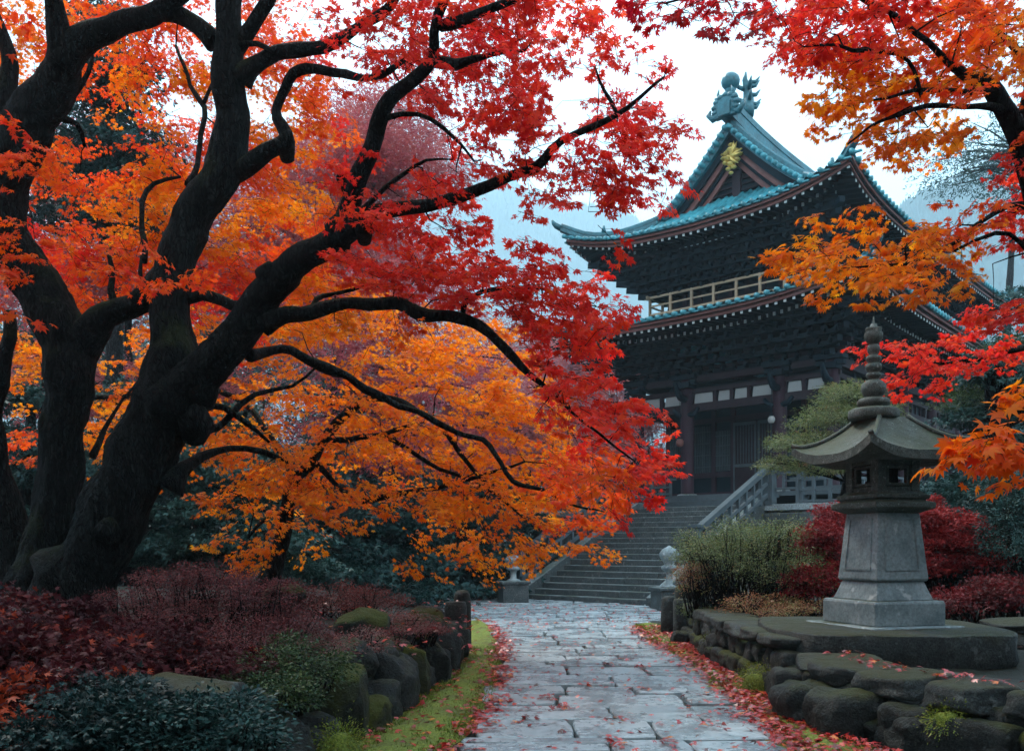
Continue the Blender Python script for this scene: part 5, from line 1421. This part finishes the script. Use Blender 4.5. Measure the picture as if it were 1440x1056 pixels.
# right side
shrub('large grey green and russet shrub beyond the right wall', [(1060, 795, 14.0, 1.0, .70), (1010, 785, 14.6, .8, .6), (1115, 815, 13.6, .75, .6), (1070, 765, 14.6, .8, .45)], 42000, .034, 'shrubo', tint=.30, tj=.2, stems=22, flat=.5)
shrub('russet twiggy shrub low beneath the grey green one', [(1085, 855, 13.0, .8, .2), (982, 820, 14.2, .42, .45)], 9000, .032, 'shrubo', tint=.93, stems=16)
shrub('red maple shrub tucked left of the lantern shaft', [(1160, 780, 13.6, .42, .62), (1145, 830, 13.2, .4, .4), (1180, 730, 14, .35, .3)], 12000, .042, 'shrubr', tint=.45, tmpl=T_TRI)
shrub('bright crimson maple shrub right of the lantern shaft', [(1330, 745, 13.4, .55, .38), (1300, 790, 13.2, .45, .42), (1370, 790, 13.2, .55, .42), (1290, 720, 13.8, .3, .22)], 20000, .044, 'shrubr', tint=.55, tmpl=T_TRI, stems=14)
shrub('dull maroon shrub on the bank behind the lantern base', [(1350, 850, 12.0, .7, .26), (1420, 840, 12.2, .6, .35), (1290, 860, 12.4, .4, .2)], 11000, .040, 'shrubr', tint=.12, tmpl=T_TRI)
shrub('dark green shrub at the right edge behind the crimson one', [(1430, 770, 12.8, .55, .5), (1455, 700, 13.2, .7, .6)], 11000, .05, 'pine', tint=.7)
shrub('low green tuft at the end of the right wall', [(985, 858, 14.9, .42, .14), (1010, 862, 14, .4, .1)], 5000, .03, 'shrubg', tint=.9)

def tree_at(px, Y, label, cl, n, size, m, tint, tj=.12, name='background_tree', group=None, tmpl=T_PAIR, tr=.16, flat=.35, stems=6, **k):
    """cl: (px, py, dY, r across, r up) clumps of the crown."""
    x = (px - HX) / F * Y; z0 = H(x, Y); C_ = [(tuple(P(a, b_, Y + dy)), (r_, r_, h)) for a, b_, dy, r_, h in cl]
    top = max(C_, key=lambda c: c[0][2])[0]
    tk = [(x, Y, z0 - .3, tr * 1.35), (x * .7 + top[0] * .3 + .15, Y, z0 * .6 + top[2] * .4, tr), (top[0], top[1], top[2], tr * .35)]
    return plant(name, 'tree', label, (x, Y, z0), C_, n, size, m, tint, tj, tmpl, flat, stems, tr * .3, group, tk, 'farbark', crown='crown', **k)
# misty mauve maples
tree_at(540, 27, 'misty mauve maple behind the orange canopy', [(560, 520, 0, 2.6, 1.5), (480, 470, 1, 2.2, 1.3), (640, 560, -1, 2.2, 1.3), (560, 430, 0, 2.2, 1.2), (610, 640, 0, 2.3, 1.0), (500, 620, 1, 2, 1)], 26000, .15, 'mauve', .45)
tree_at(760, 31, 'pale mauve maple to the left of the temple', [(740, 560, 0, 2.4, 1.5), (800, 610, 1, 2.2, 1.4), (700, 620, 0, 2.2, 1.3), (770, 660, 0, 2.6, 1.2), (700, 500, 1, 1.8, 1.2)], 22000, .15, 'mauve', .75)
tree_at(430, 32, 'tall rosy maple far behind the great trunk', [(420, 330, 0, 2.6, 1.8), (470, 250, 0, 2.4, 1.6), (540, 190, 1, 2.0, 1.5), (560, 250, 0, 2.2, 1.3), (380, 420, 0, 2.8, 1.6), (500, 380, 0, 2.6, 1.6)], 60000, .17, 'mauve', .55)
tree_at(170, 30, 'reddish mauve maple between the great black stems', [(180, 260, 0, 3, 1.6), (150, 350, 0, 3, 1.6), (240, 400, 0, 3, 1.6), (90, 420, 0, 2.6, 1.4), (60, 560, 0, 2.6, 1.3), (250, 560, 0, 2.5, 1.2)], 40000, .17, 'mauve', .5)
# dark evergreens
def ever(px, Y, top, bot, w_, label, n=14000, size=.16, tint=.5, tiers=6):
    cl = []
    for k in range(tiers):
        f_ = k / (tiers - 1); py = top + (bot - top) * f_
        for s_ in (-1, 1): cl.append((px + s_ * w_ * (.18 + .42 * f_) * F / Y * random.uniform(.6, 1.1), py + random.uniform(-12, 12), random.uniform(-1, 1), w_ * (.35 + .35 * f_), w_ * .22))
    return tree_at(px, Y, label, cl, n, size, 'pine', tint, .2, 'evergreen_tree', None, T_TRI, .22, .25, 5)
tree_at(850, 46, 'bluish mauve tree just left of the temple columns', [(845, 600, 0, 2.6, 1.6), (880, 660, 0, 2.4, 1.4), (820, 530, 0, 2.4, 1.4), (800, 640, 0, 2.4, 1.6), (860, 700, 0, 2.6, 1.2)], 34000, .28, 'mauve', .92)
ever(150, 24, 40, 300, 1.8, 'dark teal evergreen seen in the gap between the great stems')
ever(330, 19, 600, 800, 1.6, 'layered teal evergreen standing left of the far orange maple', 20000, .10, 1.0)
ever(180, 20, 560, 830, 1.8, 'dark evergreen partly hidden behind the great leaning trunk', 14000, .13, .5)
ever(30, 20, 560, 850, 1.8, 'dark evergreen at the far left edge behind the third stem', 14000, .13, .5)
ever(440, 22, 640, 820, 1.6, 'dim evergreen directly behind the far orange maple trunk', 14000, .13, .35)
ever(540, 24, 700, 830, 1.7, 'low dark evergreen between the orange maple and the stairs', 14000, .13, .3, 5)
ever(640, 27, 690, 820, 1.7, 'low dark evergreen just left of the stair lantern', 14000, .14, .35, 5)
ever(725, 30, 700, 810, 1.4, 'dark bushy evergreen beside the left stair balustrade', 12000, .13, .35, 4)
ever(280, 34, 500, 780, 3.4, 'big dark evergreen deep in the wood on the left', 16000, .24, .3)
ever(60, 36, 420, 780, 3.6, 'big dark evergreen deep in the wood at the far left', 16000, .24, .3)
ever(500, 38, 560, 780, 3.6, 'big dark evergreen deep in the wood behind the mauve maple', 16000, .24, .3)
ever(680, 42, 600, 780, 3.4, 'big dark evergreen far behind the pale mauve maple', 16000, .24, .3)
ever(1405, 15.5, 520, 830, 1.2, 'dark green conifer at the right edge beside the crimson shrub', 18000, .08, .6)
ever(1480, 17, 420, 800, 1.8, 'tall dark conifer leaning in from the right edge', 18000, .10, .6)
ever(1330, 19, 690, 800, 1.2, 'dim conifer bush below the temple side veranda', 12000, .09, .45, 4)
tree_at(1150, 17.5, 'small silvery green tree with russet top in front of the temple porch', [(1170, 590, 0, .62, .30), (1130, 625, 0, .6, .26), (1095, 655, 0, .38, .2), (1185, 560, 0, .45, .25), (1150, 660, 0, .5, .22), (1225, 580, .3, .5, .3), (1210, 550, .3, .4, .2)], 15000, .05, 'shrubo', .40, .16, 'small_tree', None, T_PAIR, .06, .35, 8)
tree_at(1440, 16, 'mossy green pine behind the red spray at the right edge', [(1400, 540, 0, .7, .3), (1440, 500, 0, .7, .35), (1360, 570, 0, .45, .2), (1450, 560, 0, .7, .3)], 12000, .055, 'shrubg', .55, .15, 'pine_tree', None, T_PAIR, .1, .3, 6)
tree_at(1400, 60, 'misty half-bare tree beyond the temple roof', [(1385, 230, 0, 3.2, 2.2), (1350, 250, 0, 2.4, 1.8), (1430, 210, 0, 3, 2.2), (1440, 270, 0, 3, 2)], 3500, .28, 'pine', .9, .1, 'bare_tree', None, T_PAIR, .3, .5, 14)
for k, (x, y, h, wd) in enumerate(((-9, -1.5, 10, 2.6), (-5, -6, 12, 3.0), (.5, -8, 13, 3.2), (6, -6, 12, 3.0), (10.5, -1, 11, 2.8), (13, 5, 10, 2.4), (-12, 5, 11, 2.8))):  # unseen evergreens, added to block light from behind the viewer
    z0 = H(x, y); plant('evergreen_tree', 'tree', ('tall dense evergreen added out of view around the viewer to shade the garden', 'second')[0], (x, y, z0), [((x + random.uniform(-1, 1), y + random.uniform(-1, 1), z0 + h * f_), (wd * (1.15 - f_ * .6), wd * (1.15 - f_ * .6), h * .16)) for f_ in (.18, .36, .54, .72, .9)],
          5200, .42, 'pine', .4, .2, T_TRI, .3, 4, .05, 'shading evergreens added out of view', [(x, y, z0 - .3, .3), (x + .1, y, z0 + h * .5, .2), (x, y, z0 + h * .95, .06)], 'farbark', crown='crown')
# the far-off wood closing the view
p, d, nn, s_, t_ = dome_foliage([((x, 62 + random.uniform(-6, 8), H(x, 62) + random.uniform(2, 7)), (6, 4, 4)) for x in np.arange(-62, -3, 4.2)] + [((x, 75 + random.uniform(-6, 8), H(x, 75) + random.uniform(3, 6)), (6, 4, 4)) for x in np.arange(22, 75, 5)], 60000, .5, .4, .35, .2)
tag(link('far_wood', leaves_mesh('far_wood', p, d, nn, s_, t_, T_PAIR), M['pine']), 'dense dark wood closing the view behind the garden', 'wood', kind='stuff')

# ------------------------------------------------------------------ grass and fallen leaves
N = 26000; yy = rng.uniform(5.5, 18, N); side = rng.random(N) < .62
xx = np.array([(lerp(LW, y) + (lerp(PL, y) - lerp(LW, y)) * u if s_ and y < 14 else lerp(PR, y) + (lerp(RW, y) - lerp(PR, y)) * u) for y, s_, u in zip(yy, side, rng.random(N))])
p = np.stack([xx, yy, np.full(N, .03)], 1); d = rng.normal(0, .45, (N, 3)); d[:, 2] = 1
TB = (np.array([(0, -.10, 0), (0, .10, 0), (.6, .06, .05), (1, 0, .2)], float), np.array([(0, 1, 2, 3)]))
tag(link('grass', leaves_mesh('grass', p, d, rng.normal(0, 1, (N, 3)), rng.uniform(.02, .055, N), rng.random(N), TB), M['grass']), 'short moss and grass blades along both path edges', 'grass', kind='stuff')

def scatter(pts, size, name, label, tmpl=T_MAPLE):
    p = np.array(pts); n = len(p); a = rng.uniform(0, 2 * math.pi, n)
    d = np.stack([np.cos(a), np.sin(a), rng.normal(0, .22, n)], 1); nn = rng.normal(0, .35, (n, 3)); nn[:, 2] = 1
    t_ = np.clip(rng.normal(.45, .30, n), 0, 1)
    tag(link(name, leaves_mesh(name, p, d, nn, size * rng.uniform(.6, 1.15, n), t_, tmpl), M['litter']), label, 'leaves', kind='stuff')
pts = []
for _ in range(5200):     # thick drift along the foot of the right wall
    y = random.uniform(5.2, 17.5); a, b_ = lerp(PR, y), lerp(RW, y); u = abs(random.gauss(0, .5))
    drift = .5 + .5 * mn.noise(Vector((y * .9, 2, 0))) + (.35 if y < 9.5 else 0)
    if random.random() > drift + .15: continue
    x = b_ - u * (b_ - a) * (1.3 if y < 10 else .9) if random.random() < .72 else a + random.gauss(0, .10)
    pts.append((x, y, .055 + random.random() * .035))
for _ in range(1500):     # thin line along the left edge
    y = random.uniform(5.5, 19); x = lerp(PL, y) + random.gauss(.02, .07) + abs(random.gauss(0, .10)) * (random.random() < .3)
    if mn.noise(Vector((y * 1.3, 7, 0))) > -.25: pts.append((x, y, .05 + random.random() * .02))
for _ in range(420): 
    y = random.uniform(5.5, 13.5); u = random.random(); pts.append((lerp(LW, y) * (1 - u) + lerp(PL, y) * u, y, .06 + random.random() * .02))
for _ in range(750):
    y = random.uniform(5.2, 24); pts.append((random.uniform(lerp(PL, y), lerp(PR, y)), y, .052 + random.random() * .012))
for (a, b_) in ((790, 1000), (740, 1003), (865, 1055), (938, 1053), (868, 1022), (1010, 1008), (960, 964), (880, 932), (745, 928), (1040, 985), (905, 976), (830, 968), (705, 945), (1115, 1050), (852, 940), (905, 942), (790, 1003), (770, 988), (735, 1018), (940, 935), (1000, 1030)):
    g = P(a, b_, 1); Y = CZ / ((b_ - HY) / F); X = (a - HX) / F * Y
    for _ in range(random.randint(4, 16)): pts.append((X + random.gauss(0, .055), Y + random.gauss(0, .07), .05 + random.random() * .035))
for _ in range(500):
    y = random.uniform(18, 24.5); pts.append((random.uniform(-2.4, 4.6), y, .055))
scatter(pts, .058, 'fallen_leaves', 'red maple leaves fallen on the path and its edges')
pts = []
for _ in range(900):      # on the right bank and on cap stones
    y = random.uniform(9.5, 17); pts.append((lerp(RW, y) + .7 + abs(random.gauss(0, 1.6)), y, H(lerp(RW, y) + 1.2, y) + .05))
for _ in range(130):
    x, y, a = fw(random.uniform(0, 8.4)); pts.append((x - math.sin(a) * random.uniform(0, .45), y + math.cos(a) * random.uniform(0, .45), .575))
for _ in range(420):
    pts.append((random.uniform(-4, 1.5) - 1.8, random.uniform(7, 14), .72 + random.random() * .1))
scatter(pts, .055, 'fallen_leaves', 'red leaves scattered over the banks and wall tops')

for px, py, Y, r_, lab in ((1066, 952, 9.6, .17, 'bright green moss cushion at the foot of the right wall'), (1335, 1010, 6.75, .13, 'green moss cushion hanging on the near wall below its cap'),
                           (1010, 898, 12.6, .12, 'small moss cushion beside the upper right wall stones'), (480, 1040, 6.3, .16, 'yellow green moss cushion at the foot of the left boulders')):
    c = P(px, py, Y); r0 = empty('moss_cushion', (c.x, c.y, c.z - r_), lab, 'moss')
    mb = MB(); rock(mb, (c.x, c.y, c.z - r_ * .5), (r_ * 1.9, r_ * 1.8, r_ * 1.8), 0, 2.2, .1, fine=False); mb.build('mound', M['moss'], r0)
    p, d, nn, s_, t_ = dome_foliage([((c.x, c.y, c.z - r_ * .4), (r_, r_, r_))], 2600, .022, 1, .6, .2, .5)
    link('fronds', leaves_mesh('fronds', p, d, nn, s_, t_, T_OVAL), M['grass'], r0)

# ------------------------------------------------------------------ haze
mb = MB(); mb.box((0, 2150, 1030), (13000, 5200, 2094)); hz_ = mb.build('haze', None)
m = bpy.data.materials.new('haze'); m.use_nodes = True; t = m.node_tree; t.nodes.clear()
o = t.nodes.new('ShaderNodeOutputMaterial'); v = t.nodes.new('ShaderNodeVolumePrincipled')
v.inputs['Color'].default_value = (.62, .86, 1, 1); v.inputs['Density'].default_value = .00055; v.inputs['Anisotropy'].default_value = .2
t.links.new(v.outputs[0], o.inputs['Volume']); hz_.data.materials.append(m); tag(hz_, 'pale blue mist lying over the valley', 'haze', kind='stuff')
